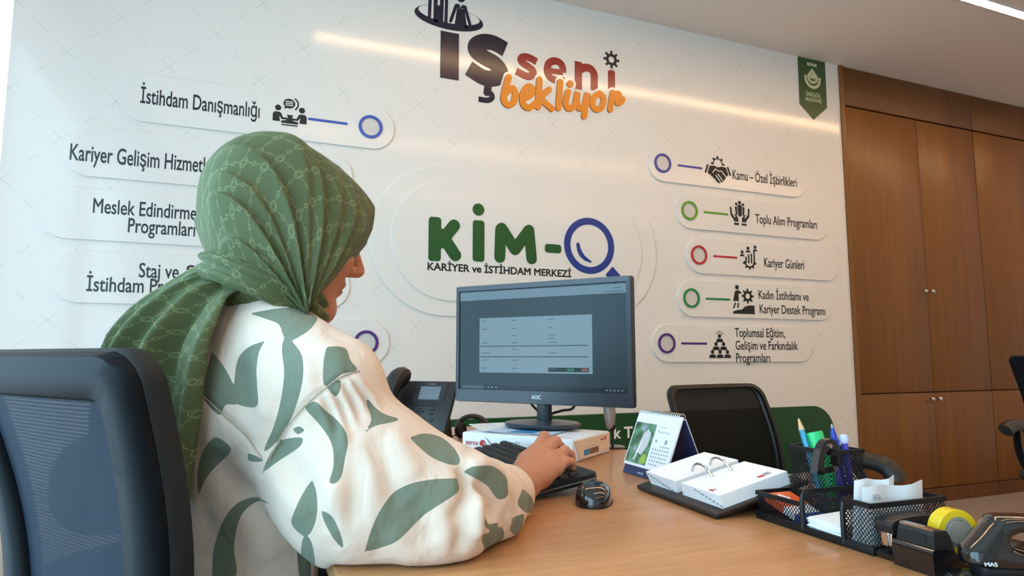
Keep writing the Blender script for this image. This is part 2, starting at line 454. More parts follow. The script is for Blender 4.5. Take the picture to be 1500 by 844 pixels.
def icon_handshake(b, wb):
    k = 0.2
    S = lambda pts: [(x * k, y * k) for x, y in pts]
    gear(b, (0.5 * k, 0.66 * k), 0.15 * k, 0.185 * k, 0.25 * k, 8, Z0, Z1, rot=PI / 8 * 0, a0=0.0, a1=PI)
    b.prism(S([(0.0, 0.36), (0.10, 0.62), (0.16, 0.60), (0.06, 0.33)]), Z0, Z1); b.prism(S([(1.0, 0.36), (0.90, 0.62), (0.84, 0.60), (0.94, 0.33)]), Z0, Z1)
    b.prism(S([(0.11, 0.36), (0.19, 0.58), (0.36, 0.60), (0.5, 0.56), (0.64, 0.60), (0.81, 0.58), (0.89, 0.36), (0.80, 0.28), (0.70, 0.14), (0.62, 0.10), (0.54, 0.06), (0.36, 0.14), (0.2, 0.26)]), Z0, Z1)
    for p in ([(0.30, 0.38), (0.40, 0.50), (0.52, 0.44), (0.62, 0.46), (0.80, 0.28)], [(0.50, 0.34), (0.66, 0.16)], [(0.42, 0.30), (0.58, 0.10)], [(0.18, 0.30), (0.26, 0.22)], [(0.26, 0.24), (0.33, 0.16)], [(0.34, 0.19), (0.41, 0.11)]):
        wb.stroke(S(p), 0.028 * k, Z1, Z2)
def icon_hands(b, wb):
    k = 0.152
    S = lambda pts: [(x * k, y * k) for x, y in pts]
    for x, y, r in ((0.5, 0.93, 0.075), (0.33, 0.86, 0.06), (0.67, 0.86, 0.06)): b.disc((x * k, y * k), r * k, Z0, Z1)
    b.prism(S([(0.39, 0.80), (0.42, 0.84), (0.58, 0.84), (0.61, 0.80), (0.60, 0.50), (0.57, 0.36), (0.43, 0.36), (0.40, 0.50)]), Z0, Z1)
    for f in ((lambda x: x), (lambda x: 1 - x)):
        g = lambda pts: S([(f(x), y) for x, y in pts])
        b.prism(g([(0.25, 0.75), (0.36, 0.78), (0.37, 0.40), (0.30, 0.40)]), Z0, Z1)
        b.prism(g([(0.0, 0.70), (0.03, 0.73), (0.08, 0.70), (0.10, 0.46), (0.24, 0.30), (0.28, 0.33), (0.20, 0.44), (0.24, 0.46), (0.40, 0.30), (0.42, 0.14), (0.20, 0.14), (0.17, 0.22), (0.03, 0.38)]), Z0, Z1)
        b.prism(g([(0.19, 0.0), (0.43, 0.0), (0.43, 0.09), (0.19, 0.09)]), Z0, Z1)
def icon_growth(b, wb):
    k = 0.145
    S = lambda pts: [(x * k, y * k) for x, y in pts]
    gear(b, (0.5 * k, 0.34 * k), 0.22 * k, 0.30 * k, 0.37 * k, 10, Z0, Z1, rot=-PI / 2, a0=PI * 1.02, a1=PI * 1.98)
    for x, t in ((0.28, 0.52), (0.42, 0.62), (0.57, 0.66), (0.72, 0.78)): b.prism(S([(x, 0.24), (x + 0.075, 0.24), (x + 0.075, t), (x, t)]), Z0, Z1)
    for x, y in ((0.12, 0.70), (0.44, 0.88), (0.82, 0.95)):
        b.disc((x * k, y * k), 0.075 * k, Z0, Z1)
        b.prism(S([(x - 0.13, y - 0.18), (x - 0.08, y - 0.09), (x + 0.08, y - 0.09), (x + 0.13, y - 0.18)]), Z0, Z1)
def icon_push(b, wb):
    k = 0.165
    S = lambda pts: [(x * k, y * k) for x, y in pts]
    b.prism(S([(0, 0), (1, 0), (1, 0.32), (0.72, 0.32), (0.55, 0.27), (0.42, 0.16), (0.2, 0.14), (0.0, 0.08)]), Z0, Z1)
    gear(b, (0.70 * k, 0.66 * k), 0.10 * k, 0.20 * k, 0.28 * k, 8, Z0, Z1)
    b.disc((0.22 * k, 0.97 * k), 0.085 * k, Z0, Z1)
    b.prism(S([(0.13, 0.84), (0.28, 0.87), (0.40, 0.80), (0.42, 0.73), (0.28, 0.74), (0.28, 0.46), (0.03, 0.46), (0.08, 0.68)]), Z0, Z1)
    b.stroke(S([(0.12, 0.38), (0.04, 0.22)]), 0.06 * k, Z0, Z1); b.stroke(S([(0.26, 0.38), (0.23, 0.24)]), 0.06 * k, Z0, Z1)
def icon_people(b, wb):
    k = 0.16
    S = lambda pts: [(x * k, y * k) for x, y in pts]
    for row, y in ((1, 0.58), (2, 0.29), (3, 0.0)):
        for i in range(row):
            x = 0.5 + (i - (row - 1) / 2) * 0.34
            b.disc((x * k, (y + 0.225) * k), 0.075 * k, Z0, Z1)
            b.prism(S([(x - 0.155, y), (x - 0.14, y + 0.10), (x - 0.08, y + 0.135), (x + 0.08, y + 0.135), (x + 0.14, y + 0.10), (x + 0.155, y)]), Z0, Z1)
    for a in (30, 60, 90, 120, 150):
        c, s = math.cos(math.radians(a)), math.sin(math.radians(a)); b.stroke([((0.5 + 0.13 * c) * k, (0.805 + 0.13 * s) * k), ((0.5 + 0.20 * c) * k, (0.805 + 0.20 * s) * k)], 0.022 * k, Z0, Z1)

M['ring_fill'] = pmat('pale_grey_print', (206, 201, 195), 0.3)
def ring_mat(n, c): return pmat(n, c, 0.25)
RM = {'blue': ring_mat('cobalt_print', (52, 88, 176)), 'violet': ring_mat('indigo_print', (72, 66, 150)), 'lime': ring_mat('lime_green_print', (92, 148, 40)),
      'red': ring_mat('red_print', (178, 46, 50)), 'green': ring_mat('emerald_print', (28, 130, 70)), 'purple': ring_mat('purple_print', (82, 42, 120))}
def pill(x0, x1, zc, ring_x, colour, lines, icon, line_x, text_left, icon_x, h=0.215, label=''):
    w = x1 - x0; xc = (x0 + x1) / 2
    t = thing('wall_panel', label, 'wall panel', on_wall(xc, zc), 0, 'pill shaped service panels on the wall')
    stadium_slab(w, h, 0.0, 0.010, e=0.0012).build('panel', M['pill'], t, T=WM, smooth=0)
    b = MB(); b.ring((ring_x - xc, 0), 0.044, 0.0575, 0.010, 0.016); b.build('ring', RM[colour], t, T=WM)
    b = MB(); b.disc((ring_x - xc, 0), 0.0435, 0.010, 0.0115, 40); b.build('ring_centre', M['ring_fill'], t, T=WM)
    if line_x:
        b = MB(); b.stroke([(line_x[0] - xc, 0.0), (line_x[1] - xc, 0.0)], 0.013, Z0, Z1); b.build('connector_line', RM[colour], t, T=WM)
    if icon:
        b, wb = MB(), MB(); icon(b, wb)
        T = WM @ Matrix.Translation((icon_x[0] - xc, icon_x[1] - zc, 0)); ic = b.build('icon', M['wall_black'], t, T=T)
        if wb.v: wb.build('icon_cutout', M['pill'], ic, T=T)
    for body, bx, bz, cap, wd in lines:
        lettering('caption', body, cap, M['wall_black'], t, WM @ Matrix.Translation((bx - xc, bz - zc, Z0)), width=wd, bold=0.012)
    return t
# right column
pill(2.101, 3.302, 2.104, 2.200, 'violet', [('Kamu – Özel İşbirlikleri', 2.710, 2.064, 0.062, 0.515)], icon_handshake, (2.312, 2.478), True, (2.500, 2.012), label='white wall panel reading Kamu – Özel İşbirlikleri with handshake icon and indigo ring')
pill(2.285, 3.478, 1.838, 2.380, 'lime', [('Toplu Alım Programları', 2.875, 1.803, 0.060, 0.505)], icon_hands, (2.490, 2.660), True, (2.680, 1.778), label='white wall panel reading Toplu Alım Programları with lime green ring')
pill(2.352, 3.550, 1.576, 2.439, 'red', [('Kariyer Günleri', 2.930, 1.532, 0.060, 0.325)], icon_growth, (2.550, 2.716), True, (2.744, 1.512), label='white wall panel reading Kariyer Günleri with red ring')
pill(2.283, 3.478, 1.319, 2.376, 'green', [('Kadın İstihdamı ve', 2.876, 1.332, 0.056, 0.405), ('Kariyer Destek Programı', 2.880, 1.245, 0.056, 0.535)], icon_push, (2.484, 2.653), True, (2.676, 1.236), label='white wall panel reading Kadın İstihdamı ve Kariyer Destek Programı with emerald ring')
pill(2.101, 3.300, 1.056, 2.197, 'purple', [('Toplumsal Eğitim,', 2.684, 1.098, 0.056, 0.388), ('Gelişim ve Farkındalık', 2.686, 1.022, 0.056, 0.486), ('Programları', 2.687, 0.948, 0.056, 0.258)], icon_people, (2.302, 2.472), True, (2.490, 0.972), label='white wall panel reading Toplumsal Eğitim with people pyramid icon and purple ring')
# left column
pill(-0.556, 0.625, 2.092, 0.509, 'blue', [('İstihdam Danışmanlığı', -0.472, 2.066, 0.072, 0.478)], icon_meeting, (0.224, 0.394), False, (0.062, 2.034), label='white wall panel reading İstihdam Danışmanlığı with meeting icon and blue ring')
pill(-0.744, 0.430, 1.832, 0.330, 'lime', [('Kariyer Gelişim Hizmetleri', -0.712, 1.787, 0.072, 0.56)], None, (0.05, 0.22), False, None, label='white wall panel reading Kariyer Gelişim Hizmetleri, partly behind the head scarf')
pill(-0.811, 0.370, 1.566, 0.270, 'red', [('Meslek Edindirme', -0.618, 1.573, 0.064, 0.386), ('Programları', -0.488, 1.500, 0.064, 0.254)], None, (-0.185, 0.16), False, None, label='white wall panel reading Meslek Edindirme Programları left of the head scarf')
pill(-0.755, 0.430, 1.306, 0.330, 'green', [('Staj ve', -0.438, 1.312, 0.064, 0.15), ('S', -0.26, 1.312, 0.064, 0.036), ('İstihdam Programları', -0.622, 1.247, 0.064, 0.50)], None, (0.05, 0.22), False, None, label='white wall panel reading Staj ve İstihdam, behind the green scarf')
pill(-0.560, 0.622, 1.046, 0.512, 'purple', [('C', -0.545, 1.022, 0.066, 0.036)], None, None, False, None, label='white wall panel at lower left with purple ring above the shoulder')

# centre emblem
t = thing('wall_emblem', 'large oval emblem reading KİM-Q with blue magnifying glass, above the monitor', 'wall emblem', on_wall(1.33, 1.56))
stadium_slab(1.625, 0.76, 0.0, 0.008, e=0.0012).build('outer_panel', M['pill'], t, T=WM, smooth=0)
stadium_slab(1.425, 0.61, 0.006, 0.015, e=0.0012).build('inner_panel', M['pill'], t, T=WM, smooth=0)
TE = WM @ Matrix.Translation((-1.33, -1.56, 0.0))
E0, E1 = 0.015, 0.017
def sbuild(name, mat, parent, strokes, T, z0, z1, extra=None):
    b = MB()
    for pts, w, *cap in strokes: b.stroke(pts, w, z0, z1, cap=(cap[0] if cap else True))
    if extra: extra(b)
    return b.build(name, mat, parent, T=T, smooth=0)
def rr(b, x0, y0, x1, y1, r): b.prism(rrect(x0, y0, x1, y1, r), E0, E1)
sbuild('letter_k', M['kim_green'], t, [([(0.865, 1.545), (0.935, 1.636)], 0.062), ([(0.872, 1.585), (0.942, 1.486)], 0.062)], TE, E0, E1, lambda b: rr(b, 0.804, 1.450, 0.868, 1.672, 0.016))
sbuild('letter_i', M['kim_green'], t, [], TE, E0, E1, lambda b: (rr(b, 1.034, 1.460, 1.097, 1.673, 0.016), b.disc((1.064, 1.729), 0.032, E0, E1)))
sbuild('letter_m', M['kim_green'], t, [([(1.186, 1.636), (1.181, 1.490)], 0.060), ([(1.192, 1.640), (1.266, 1.536)], 0.062), ([(1.266, 1.536), (1.344, 1.640)], 0.062), ([(1.346, 1.642), (1.360, 1.492)], 0.060)], TE, E0, E1)
sbuild('hyphen', M['kim_green'], t, [], TE, E0, E1, lambda b: rr(b, 1.437, 1.530, 1.534, 1.577, 0.016))
sbuild('magnifying_glass', M['blue_print'], t, [([(1.826, 1.452), (1.93, 1.352)], 0.066, False), (spl([(1.634, 1.592), (1.645, 1.548), (1.672, 1.515), (1.716, 1.493)]), [0.012] * 1 + [0.022] * 4 + [0.026] * 6 + [0.022] * 4 + [0.014] * 3 + [0.003])], TE, E0, E1, lambda b: b.ring((1.706, 1.583), 0.117, 0.155, E0, E1, 72))
lettering('caption', 'KARİYER ve İSTİHDAM MERKEZİ', 0.038, M['wall_black'], t, TE @ Matrix.Translation((0.801, 1.405, E0)), width=0.792, bold=0.030)

# campaign logo at the top
t = thing('wall_logo', 'İŞ seni bekliyor logo lettering at the top of the printed wall', 'wall logo', on_wall(1.3, 2.3))
TL = WM @ Matrix.Translation((-1.3, -2.3, 0.0))
A0, A1 = 0.0, 0.0015
b = MB(); b.prism([(0.857, 2.404), (0.957, 2.404), (0.957, 2.658), (0.857, 2.658)], A0, A1); b.build('letter_i', M['navy_print'], t, T=TL)
b = MB(); b.stroke(spl([(1.216, 2.622), (1.150, 2.645), (1.092, 2.640), (1.052, 2.612), (1.053, 2.580), (1.095, 2.556), (1.152, 2.535), (1.186, 2.503), (1.184, 2.470), (1.142, 2.446), (1.085, 2.447), (1.010, 2.482)]), 0.088, A0, A1, cap=False)
b.prism([(1.100, 2.425), (1.142, 2.425), (1.138, 2.372), (1.092, 2.352)], A0, A1); b.stroke(spl([(1.098, 2.358), (1.132, 2.364), (1.142, 2.343), (1.118, 2.323), (1.066, 2.322)]), 0.030, A0, A1, cap=False)
b.build('letter_s', M['navy_print'], t, T=TL)
b = MB()
b.stroke(spl([(1.401, 2.585), (1.360, 2.600), (1.326, 2.600), (1.308, 2.585), (1.315, 2.566), (1.352, 2.548), (1.378, 2.531), (1.374, 2.507), (1.343, 2.493), (1.279, 2.512)]), 0.042, A0, A1, cap=False)
b.stroke(spl([(1.462, 2.548), (1.560, 2.551)], 2), 0.032, A0, A1, cap=False)
b.stroke(spl([(1.560, 2.551), (1.558, 2.585), (1.540, 2.606), (1.506, 2.609), (1.474, 2.588), (1.464, 2.549), (1.478, 2.514), (1.514, 2.500), (1.572, 2.506)]), 0.042, A0, A1, cap=False)
b.stroke([(1.658, 2.632), (1.656, 2.470)], 0.046, A0, A1, cap=False)
b.stroke(spl([(1.660, 2.580), (1.694, 2.602), (1.732, 2.604), (1.756, 2.580), (1.758, 2.540), (1.757, 2.480)]), 0.046, A0, A1, cap=False)
b.prism([(1.848, 2.505), (1.893, 2.505), (1.895, 2.612), (1.882, 2.624), (1.876, 2.612), (1.866, 2.624), (1.858, 2.612), (1.849, 2.616)], A0, A1)
b.build('seni_lettering', M['crimson'], t, T=TL)
b = MB(); gear(b, (1.873, 2.682), 0.019, 0.036, 0.053, 8, A0, A1); b.build('gear_dot', M['wall_black'], t, T=TL)
BEK = [[(1.236, 2.468), (1.214, 2.390), (1.209, 2.340), (1.232, 2.316), (1.264, 2.334), (1.275, 2.385), (1.256, 2.412), (1.218, 2.378)],
       [(1.315, 2.362), (1.365, 2.392), (1.372, 2.430), (1.343, 2.432), (1.317, 2.382), (1.323, 2.330), (1.357, 2.318), (1.396, 2.352)],
       [(1.417, 2.486), (1.408, 2.330)], [(1.474, 2.438), (1.428, 2.384), (1.490, 2.332)], [(1.543, 2.494), (1.531, 2.342)],
       [(1.591, 2.444), (1.576, 2.380), (1.592, 2.350), (1.630, 2.370), (1.650, 2.450), (1.646, 2.393), (1.662, 2.360), (1.694, 2.386), (1.714, 2.455), (1.690, 2.318)],
       [(1.791, 2.466), (1.755, 2.438), (1.745, 2.393), (1.768, 2.369), (1.803, 2.387), (1.817, 2.440), (1.791, 2.466)],
       [(1.877, 2.485), (1.858, 2.382)], [(1.870, 2.440), (1.897, 2.480), (1.921, 2.478), (1.905, 2.430), (1.929, 2.436), (1.942, 2.456)]]
def bek(name, mat, w, z0, z1, dx=0.0, dz=0.0):
    b = MB()
    for s in BEK:
        pts = spl(s) if len(s) > 2 else s
        b.stroke([(x + dx, z + dz) for x, z in pts], w, z0, z1)
    b.disc((1.605 + dx, 2.492 + dz), w * 0.58, z0, z1, 18)
    b.build(name, mat, t, T=TL, smooth=0)
bek('lettering_outline', M['pill'], 0.062, 0.0016, 0.0024)
bek('lettering_shade', M['orange_shadow'], 0.034, 0.0025, 0.0032, -0.006, -0.005)
bek('bekliyor_lettering', M['orange'], 0.036, 0.0033, 0.0044)
b = MB()
ell = lambda cx, cy, rx, ry, n=48, a0=0, a1=2 * PI: [(cx + rx * math.cos(a0 + (a1 - a0) * i / n), cy + ry * math.sin(a0 + (a1 - a0) * i / n)) for i in range(n + 1)]
o_ = ell(0.904, 2.735, 0.186, 0.064); i_ = ell(0.904, 2.752, 0.166, 0.045)
for k in range(48):
    a = 2 * PI * (k + 0.5) / 48
    if 0.30 * PI < a < 0.70 * PI: continue
    b.prism([o_[k], o_[k + 1], i_[k + 1], i_[k]], A0, A1)
b.prism([(0.818, 2.700), (0.870, 2.690), (0.872, 2.83), (0.866, 2.845), (0.818, 2.845)], A0, A1); b.disc((0.842, 2.885), 0.026, A0, A1)
b.stroke([(0.799, 2.835), (0.797, 2.722)], 0.017, A0, A1); b.stroke([(0.887, 2.830), (0.885, 2.712)], 0.017, A0, A1); b.stroke([(0.806, 2.842), (0.880, 2.840)], 0.02, A0, A1)
b.prism([(0.930, 2.695), (1.000, 2.695), (0.985, 2.80), (0.945, 2.80)], A0, A1); b.disc((0.964, 2.862), 0.026, A0, A1)
b.stroke([(0.938, 2.808), (0.910, 2.720)], 0.017, A0, A1); b.stroke([(0.990, 2.806), (1.018, 2.716)], 0.017, A0, A1); b.stroke([(0.942, 2.812), (0.988, 2.812)], 0.02, A0, A1)
b.build('people_emblem', M['navy_print'], t, T=TL, smooth=0)
b = MB(); b.prism([(0.838, 2.80), (0.842, 2.835), (0.850, 2.835), (0.852, 2.80), (0.845, 2.788)], A1, A1 + 0.001); b.build('necktie', M['pill'], t, T=TL, smooth=0)
b = MB(); b.prism([(0.956, 2.822), (0.972, 2.822), (0.964, 2.806)], A1, A1 + 0.001); b.build('collar', M['pill'], t, T=TL, smooth=0)

# pennant
t = thing('pennant', 'dark green pennant reading İNEGÖL BELEDİYESİ, hung under the ceiling', 'pennant', on_wall(3.415, 2.96))
b = MB(); b.prism([(-0.120, -0.002), (0.120, -0.002), (0.118, -0.322), (-0.005, -0.420), (-0.122, -0.328)], 0.001, 0.004); b.build('cloth', M['pennant_green'], t, T=WM)
b = MB()
b.ring((0.0, -0.135), 0.052, 0.072, 0.004, 0.0048, 40, a0=PI * 0.93, a1=PI * 2.07)
b.disc((0.0, -0.130), 0.046, 0.004, 0.0048, ry=0.042); b.prism([(-0.045, -0.115), (-0.018, -0.085), (0, -0.066), (0.02, -0.085), (0.045, -0.115)], 0.004, 0.0048)
for x in (-0.030, 0.0, 0.030): b.prism([(x - 0.012, -0.050), (x - 0.012, -0.030), (x + 0.012, -0.030), (x + 0.012, -0.050)], 0.004, 0.0046)
b.build('crest', M['pennant_cream'], t, T=WM, smooth=0)
b = MB(); b.prism([(-0.03, -0.128), (-0.014, -0.142), (0, -0.134), (0.014, -0.142), (0.03, -0.128), (0.018, -0.152), (-0.018, -0.152)], 0.0048, 0.0054); b.build('crest_detail', M['pennant_green'], t, T=WM, smooth=0)
lettering('lettering', 'İNEGÖL', 0.030, M['pennant_cream'], t, WM @ Matrix.Translation((-0.065, -0.262, 0.004)), width=0.13, bold=0.004)
lettering('lettering', 'BELEDİYESİ', 0.024, M['pennant_cream'], t, WM @ Matrix.Translation((-0.068, -0.296, 0.004)), width=0.137, bold=0.004)

# green footer band
t = thing('wall_banner', 'long dark green rounded banner low on the wall with white lettering', 'banner', on_wall(1.373, 0.475))
stadium_slab(4.15, 0.40, 0.0, 0.008, r=0.17).build('panel', M['wall_green'], t, T=WM, smooth=0)
lettering('lettering', 'ik Te', 0.062, M['white_print'], t, WM @ Matrix.Translation((1.826 - 1.373, 0.542 - 0.475, 0.008)), width=0.178, bold=0.02)

# ------------------------------------------------------------------ desk
M['oak'] = wood_mat('light_oak_laminate', (198, 145, 98), (170, 117, 74), (7, 80, 80), 0.33, coat=0.12)
M['oak_edge'] = wood_mat('oak_edge_band', (190, 138, 92), (170, 118, 76), (5, 30, 30), 0.45)
DZ = 0.75
t = thing('desk', 'light oak office desk carrying the monitor, diary and keyboard', 'desk', (0.49, 1.13, 0))
b = MB(); b.box((0, 0, DZ - 0.0135), (0.785, 1.90, 0.027), bevel=0.002); b.build('desktop', M['oak'], t)
for y in (-0.9, 0.9):
    b = MB(); b.box((0, y, 0.3615), (0.70, 0.03, 0.723), bevel=0.002); b.build('side_panel', M['oak_edge'], t)
b = MB(); b.box((0.31, 0, 0.48), (0.02, 1.768, 0.48), bevel=0.002); b.build('modesty_panel', M['oak_edge'], t)

# ------------------------------------------------------------------ ream of paper under the monitor
M['wrap'] = pmat('white_wrapper', (232, 238, 244), 0.35, bump=(60, 0.15))
M['wrap_end'] = pmat('cream_wrapper', (236, 214, 190), 0.4)
M['red_ink'] = pmat('red_ink', (190, 40, 52), 0.5)
M['cyan_ink'] = pmat('pale_blue_ink', (120, 176, 200), 0.5)
M['blue_ink'] = pmat('blue_ink', (58, 140, 190), 0.5)
M['grey_ink'] = pmat('grey_ink', (150, 156, 166), 0.5)
M['brown_ink'] = pmat('brown_ink', (128, 98, 76), 0.5)
L, W, H = 0.2957, 0.204, 0.050
t = thing('paper_ream', 'white wrapped ream of printer paper under the monitor stand', 'paper ream', (0.6555, 1.4608, DZ), -0.938)
b = MB(); b.box((0, 0, H / 2), (L, W, H), bevel=0.004); b.build('wrapper', M['wrap'], t)
FR = Matrix(((1, 0, 0, -L / 2), (0, 0, -1, -W / 2 - 0.0003), (0, 1, 0, 0), (0, 0, 0, 1)))            # front face
EN = Matrix(((0, 0, 1, L / 2 + 0.0003), (1, 0, 0, -W / 2), (0, 1, 0, 0), (0, 0, 0, 1)))             # end face
lettering('brand_lettering', 'xerox', 0.0125, M['red_ink'], t, FR @ Matrix.Translation((0.010, 0.0215, 0)), width=0.038, bold=0.01, depth=0.0004)
b = MB(); b.ring((0.060, 0.026), 0.006, 0.0092, 0, 0.0004, 30, a0=-1.0, a1=2.2); b.disc((0.0575, 0.0265), 0.0062, 0, 0.0004); b.build('brand_ball', M['red_ink'], t, T=FR, smooth=0)
lettering('product_lettering', 'Colotech+', 0.0085, M['cyan_ink'], t, FR @ Matrix.Translation((0.112, 0.030, 0)), width=0.050, depth=0.0004)
b = MB()
for i, (y, w) in enumerate(((0.0225, 0.072), (0.0165, 0.050))):
    x = 0.112
    while x < 0.112 + w: b.prism([(x, y), (x + 0.005, y), (x + 0.005, y + 0.003), (x, y + 0.003)], 0, 0.0003); x += 0.0066
b.build('small_print', M['grey_ink'], t, T=FR, smooth=0)
b = MB(); b.prism(spl([(0.066, 0.041), (0.078, 0.036), (0.090, 0.020), (0.100, 0.003), (0.088, 0.016), (0.076, 0.032)]), 0, 0.0003); b.build('curl_graphic', M['grey_ink'], t, T=FR, smooth=0)
b = MB(); b.prism([(0.252, 0.022), (0.266, 0.022), (0.266, 0.036), (0.252, 0.036)], 0, 0.0003); b.build('blue_square', M['blue_ink'], t, T=FR, smooth=0)
b = MB(); b.prism([(0.270, 0.012), (0.281, 0.012), (0.281, 0.026), (0.270, 0.026)], 0, 0.0003); b.build('grey_square', M['grey_ink'], t, T=FR, smooth=0)
b = MB(); b.prism([(0.006, 0.0465), (W - 0.006, 0.0465), (W - 0.008, 0.018), (W - 0.05, 0.006), (0.05, 0.004), (0.03, 0.008)], 0, 0.0022); e = b.build('end_fold', M['wrap_end'], t, T=EN, smooth=0)
b = MB(); b.prism([(0.052, 0.010), (0.080, 0.010), (0.080, 0.023), (0.052, 0.023)], 0.0022, 0.0026); b.build('blue_label', M['blue_ink'], e, T=EN, smooth=0)
b = MB(); b.prism([(0.082, 0.010), (0.130, 0.010), (0.130, 0.023), (0.082, 0.023)], 0.0022, 0.0026); b.build('brown_label', M['brown_ink'], e, T=EN, smooth=0)
lettering('brand_lettering', 'xerox', 0.007, M['red_ink'], e, EN @ Matrix.Translation((0.140, 0.034, 0.0022)), width=0.022, bold=0.01, depth=0.0003)
b = MB(); b.disc((0.170, 0.0375), 0.0045, 0.0022, 0.0026); b.build('brand_ball', M['red_ink'], e, T=EN, smooth=0)
b = MB()
for i in range(7): b.prism([(0.056 + i * 0.009, 0.0275), (0.063 + i * 0.009, 0.0275), (0.063 + i * 0.009, 0.0285), (0.056 + i * 0.009, 0.0285)], 0.0022, 0.0026)
b.build('small_print', M['grey_ink'], e, T=EN, smooth=0)
lettering('top_lettering', 'xerox', 0.008, M['red_ink'], t, Matrix.Translation((0.055, -0.075, H)) , width=0.075, bold=0.01, depth=0.0003)

# loose sheets on the ream
M['sheet_blue'] = pmat('blue_printed_paper', (196, 214, 238), 0.55)
def sheet(label, x0, x1, y0, y1, z, curl, mat, rot=0.0):
    t = thing('paper_sheet', label, 'paper sheet', (0.6555, 1.4608, DZ + H), -0.938 + rot, 'loose sheets on the paper ream')
    rows = []
    for lay in (0, 1):
        pass
    top, bot = [], []
    for j in range(9):
        r0, r1 = [], []
        for i in range(13):
            u, v = i / 12, j / 8
            x = x0 + (x1 - x0) * u; y = y0 + (y1 - y0) * v
            h = z + curl * max(0.0, 1 - u * 3.2) ** 1.6 * (0.35 + 0.65 * (1 - v))
            r0.append((x, y, h + 0.0008)); r1.append((x, y, h))
        top.append(r0); bot.append(r1)
    b = MB(); b.grid(top); b.grid(bot)
    b.build('page', mat, t)
    return t
sheet('white sheet with a curled corner on top of the paper ream', -0.138, 0.03, -0.088, 0.09, 0.0008, 0.016, M['paper'])
s_ = sheet('pale blue printed sheet lying under the monitor foot', -0.10, 0.07, -0.080, 0.085, 0.0018, 0.0015, M['sheet_blue'], 0.10)
b = MB(); b.prism([(-0.045, -0.070), (0.02, -0.070), (0.02, -0.02), (-0.03, -0.01)], 0.0031, 0.0035); b.build('printed_picture', M['blue_ink'], s_, smooth=0)

# ------------------------------------------------------------------ monitor
M['bezel'] = pmat('dark_blue_grey_plastic', (34, 44, 55), 0.30, spec=0.6)
def screen_mat(n, c, e=0.62): return pmat(n, (8, 10, 12), 0.25, spec=0.22, emit=(c, e))
M['scr_bg'] = screen_mat('screen_backdrop', (48, 70, 82)); M['scr_bar'] = screen_mat('screen_toolbar', (108, 140, 158), 0.8); M['scr_win'] = screen_mat('screen_dialog', (118, 150, 166), 0.85)
M['scr_txt'] = screen_mat('screen_text', (78, 106, 122)); M['scr_dark'] = screen_mat('screen_dark_bar', (30, 42, 50)); M['scr_grn'] = screen_mat('screen_green', (50, 130, 90)); M['scr_org'] = screen_mat('screen_orange', (140, 100, 90))
M['scr_task'] = screen_mat('screen_taskbar', (36, 52, 62))
t = thing('monitor', 'black flat screen monitor showing a grey blue form, standing on the ream', 'monitor', (0.6731, 1.4925, 0.8015), -0.9265)
MW, MH, MZ = 0.5025, 0.309, 0.060
b = MB(); b.box((0, 0.012, MZ + MH / 2), (MW, 0.024, MH), bevel=0.005)
rows = []
for k, (sc, y) in enumerate(((0.96, 0.022), (0.9, 0.034), (0.62, 0.046), (0.5, 0.048))):
    rows.append([(p[0] * sc, y, MZ + MH / 2 + p[1] * sc) for p in rrect(-MW / 2, -MH / 2, MW / 2, MH / 2, 0.02)])
b.grid(rows, closed_u=True); b.f.append(tuple(range(len(b.v) - len(rows[0]), len(b.v))))
case = b.build('case', M['bezel'], t)
# bezel lip: a raised rim around the screen
ox0, ox1, oz0, oz1 = -MW / 2 + 0.001, MW / 2 - 0.001, MZ + 0.001, MZ + MH - 0.001
ix0, ix1, iz0, iz1 = -MW / 2 + 0.0125, MW / 2 - 0.0125, MZ + 0.033, MZ + MH - 0.0145
rows = []
for (a0, a1, c0, c1, y) in ((ox0, ox1, oz0, oz1, 0.002), (ox0 + 0.001, ox1 - 0.001, oz0 + 0.001, oz1 - 0.001, -0.003), (ix0, ix1, iz0, iz1, -0.004), (ix0 + 0.0015, ix1 - 0.0015, iz0 + 0.0015, iz1 - 0.0015, 0.001)):
    rows.append([(p[0], y, p[1]) for p in ((a0, c0), (a1, c0), (a1, c1), (a0, c1))])
b = MB(); b.grid(rows, closed_u=True); b.build('bezel', M['bezel'], t, smooth=0)
SCR = Matrix(((1, 0, 0, ix0), (0, 0, -1, 0.0), (0, 1, 0, iz0), (0, 0, 0, 1)))
SW, SH = ix1 - ix0, iz1 - iz0
def scr(name, rects, mat, parent, z0, z1):
    b = MB()
    for (x0, y0, x1, y1) in rects: b.prism([(x0 * SW, y0 * SH), (x1 * SW, y0 * SH), (x1 * SW, y1 * SH), (x0 * SW, y1 * SH)], z0, z1)
    return b.build(name, mat, parent, T=SCR, smooth=0)
s = scr('screen', [(0.001, 0.001, 0.999, 0.999)], M['scr_bg'], t, 0, 0.0004)
scr('toolbar', [(0.002, 0.90, 0.998, 0.985)], M['scr_bar'], s, 0.0004, 0.0006)
scr('dialog_window', [(0.135, 0.17, 0.815, 0.715)], M['scr_win'], s, 0.0004, 0.0006)
R_ = random.Random(4); rects = []
for i, y in enumerate((0.68, 0.635, 0.60, 0.565, 0.53, 0.495, 0.46)):
    for x0 in (0.15, 0.345, 0.565):
        if R_.random() < 0.75: rects.append((x0, y, x0 + R_.uniform(0.02, 0.055), y + 0.007))
for y in (0.425, 0.32): rects.append((0.14, y, 0.79, y + 0.012))
for y in (0.395, 0.36, 0.29, 0.21):
    for x0 in (0.15, 0.345, 0.57):
        if R_.random() < 0.7: rects.append((x0, y, x0 + R_.uniform(0.03, 0.06), y + 0.007))
rects += [(0.935, 0.945, 0.975, 0.953), (0.88, 0.912, 0.985, 0.920)]
scr('form_text', rects, M['scr_txt'], s, 0.0006, 0.0008)
scr('button_bar', [(0.565, 0.185, 0.795, 0.225)], M['scr_dark'], s, 0.0006, 0.0008)
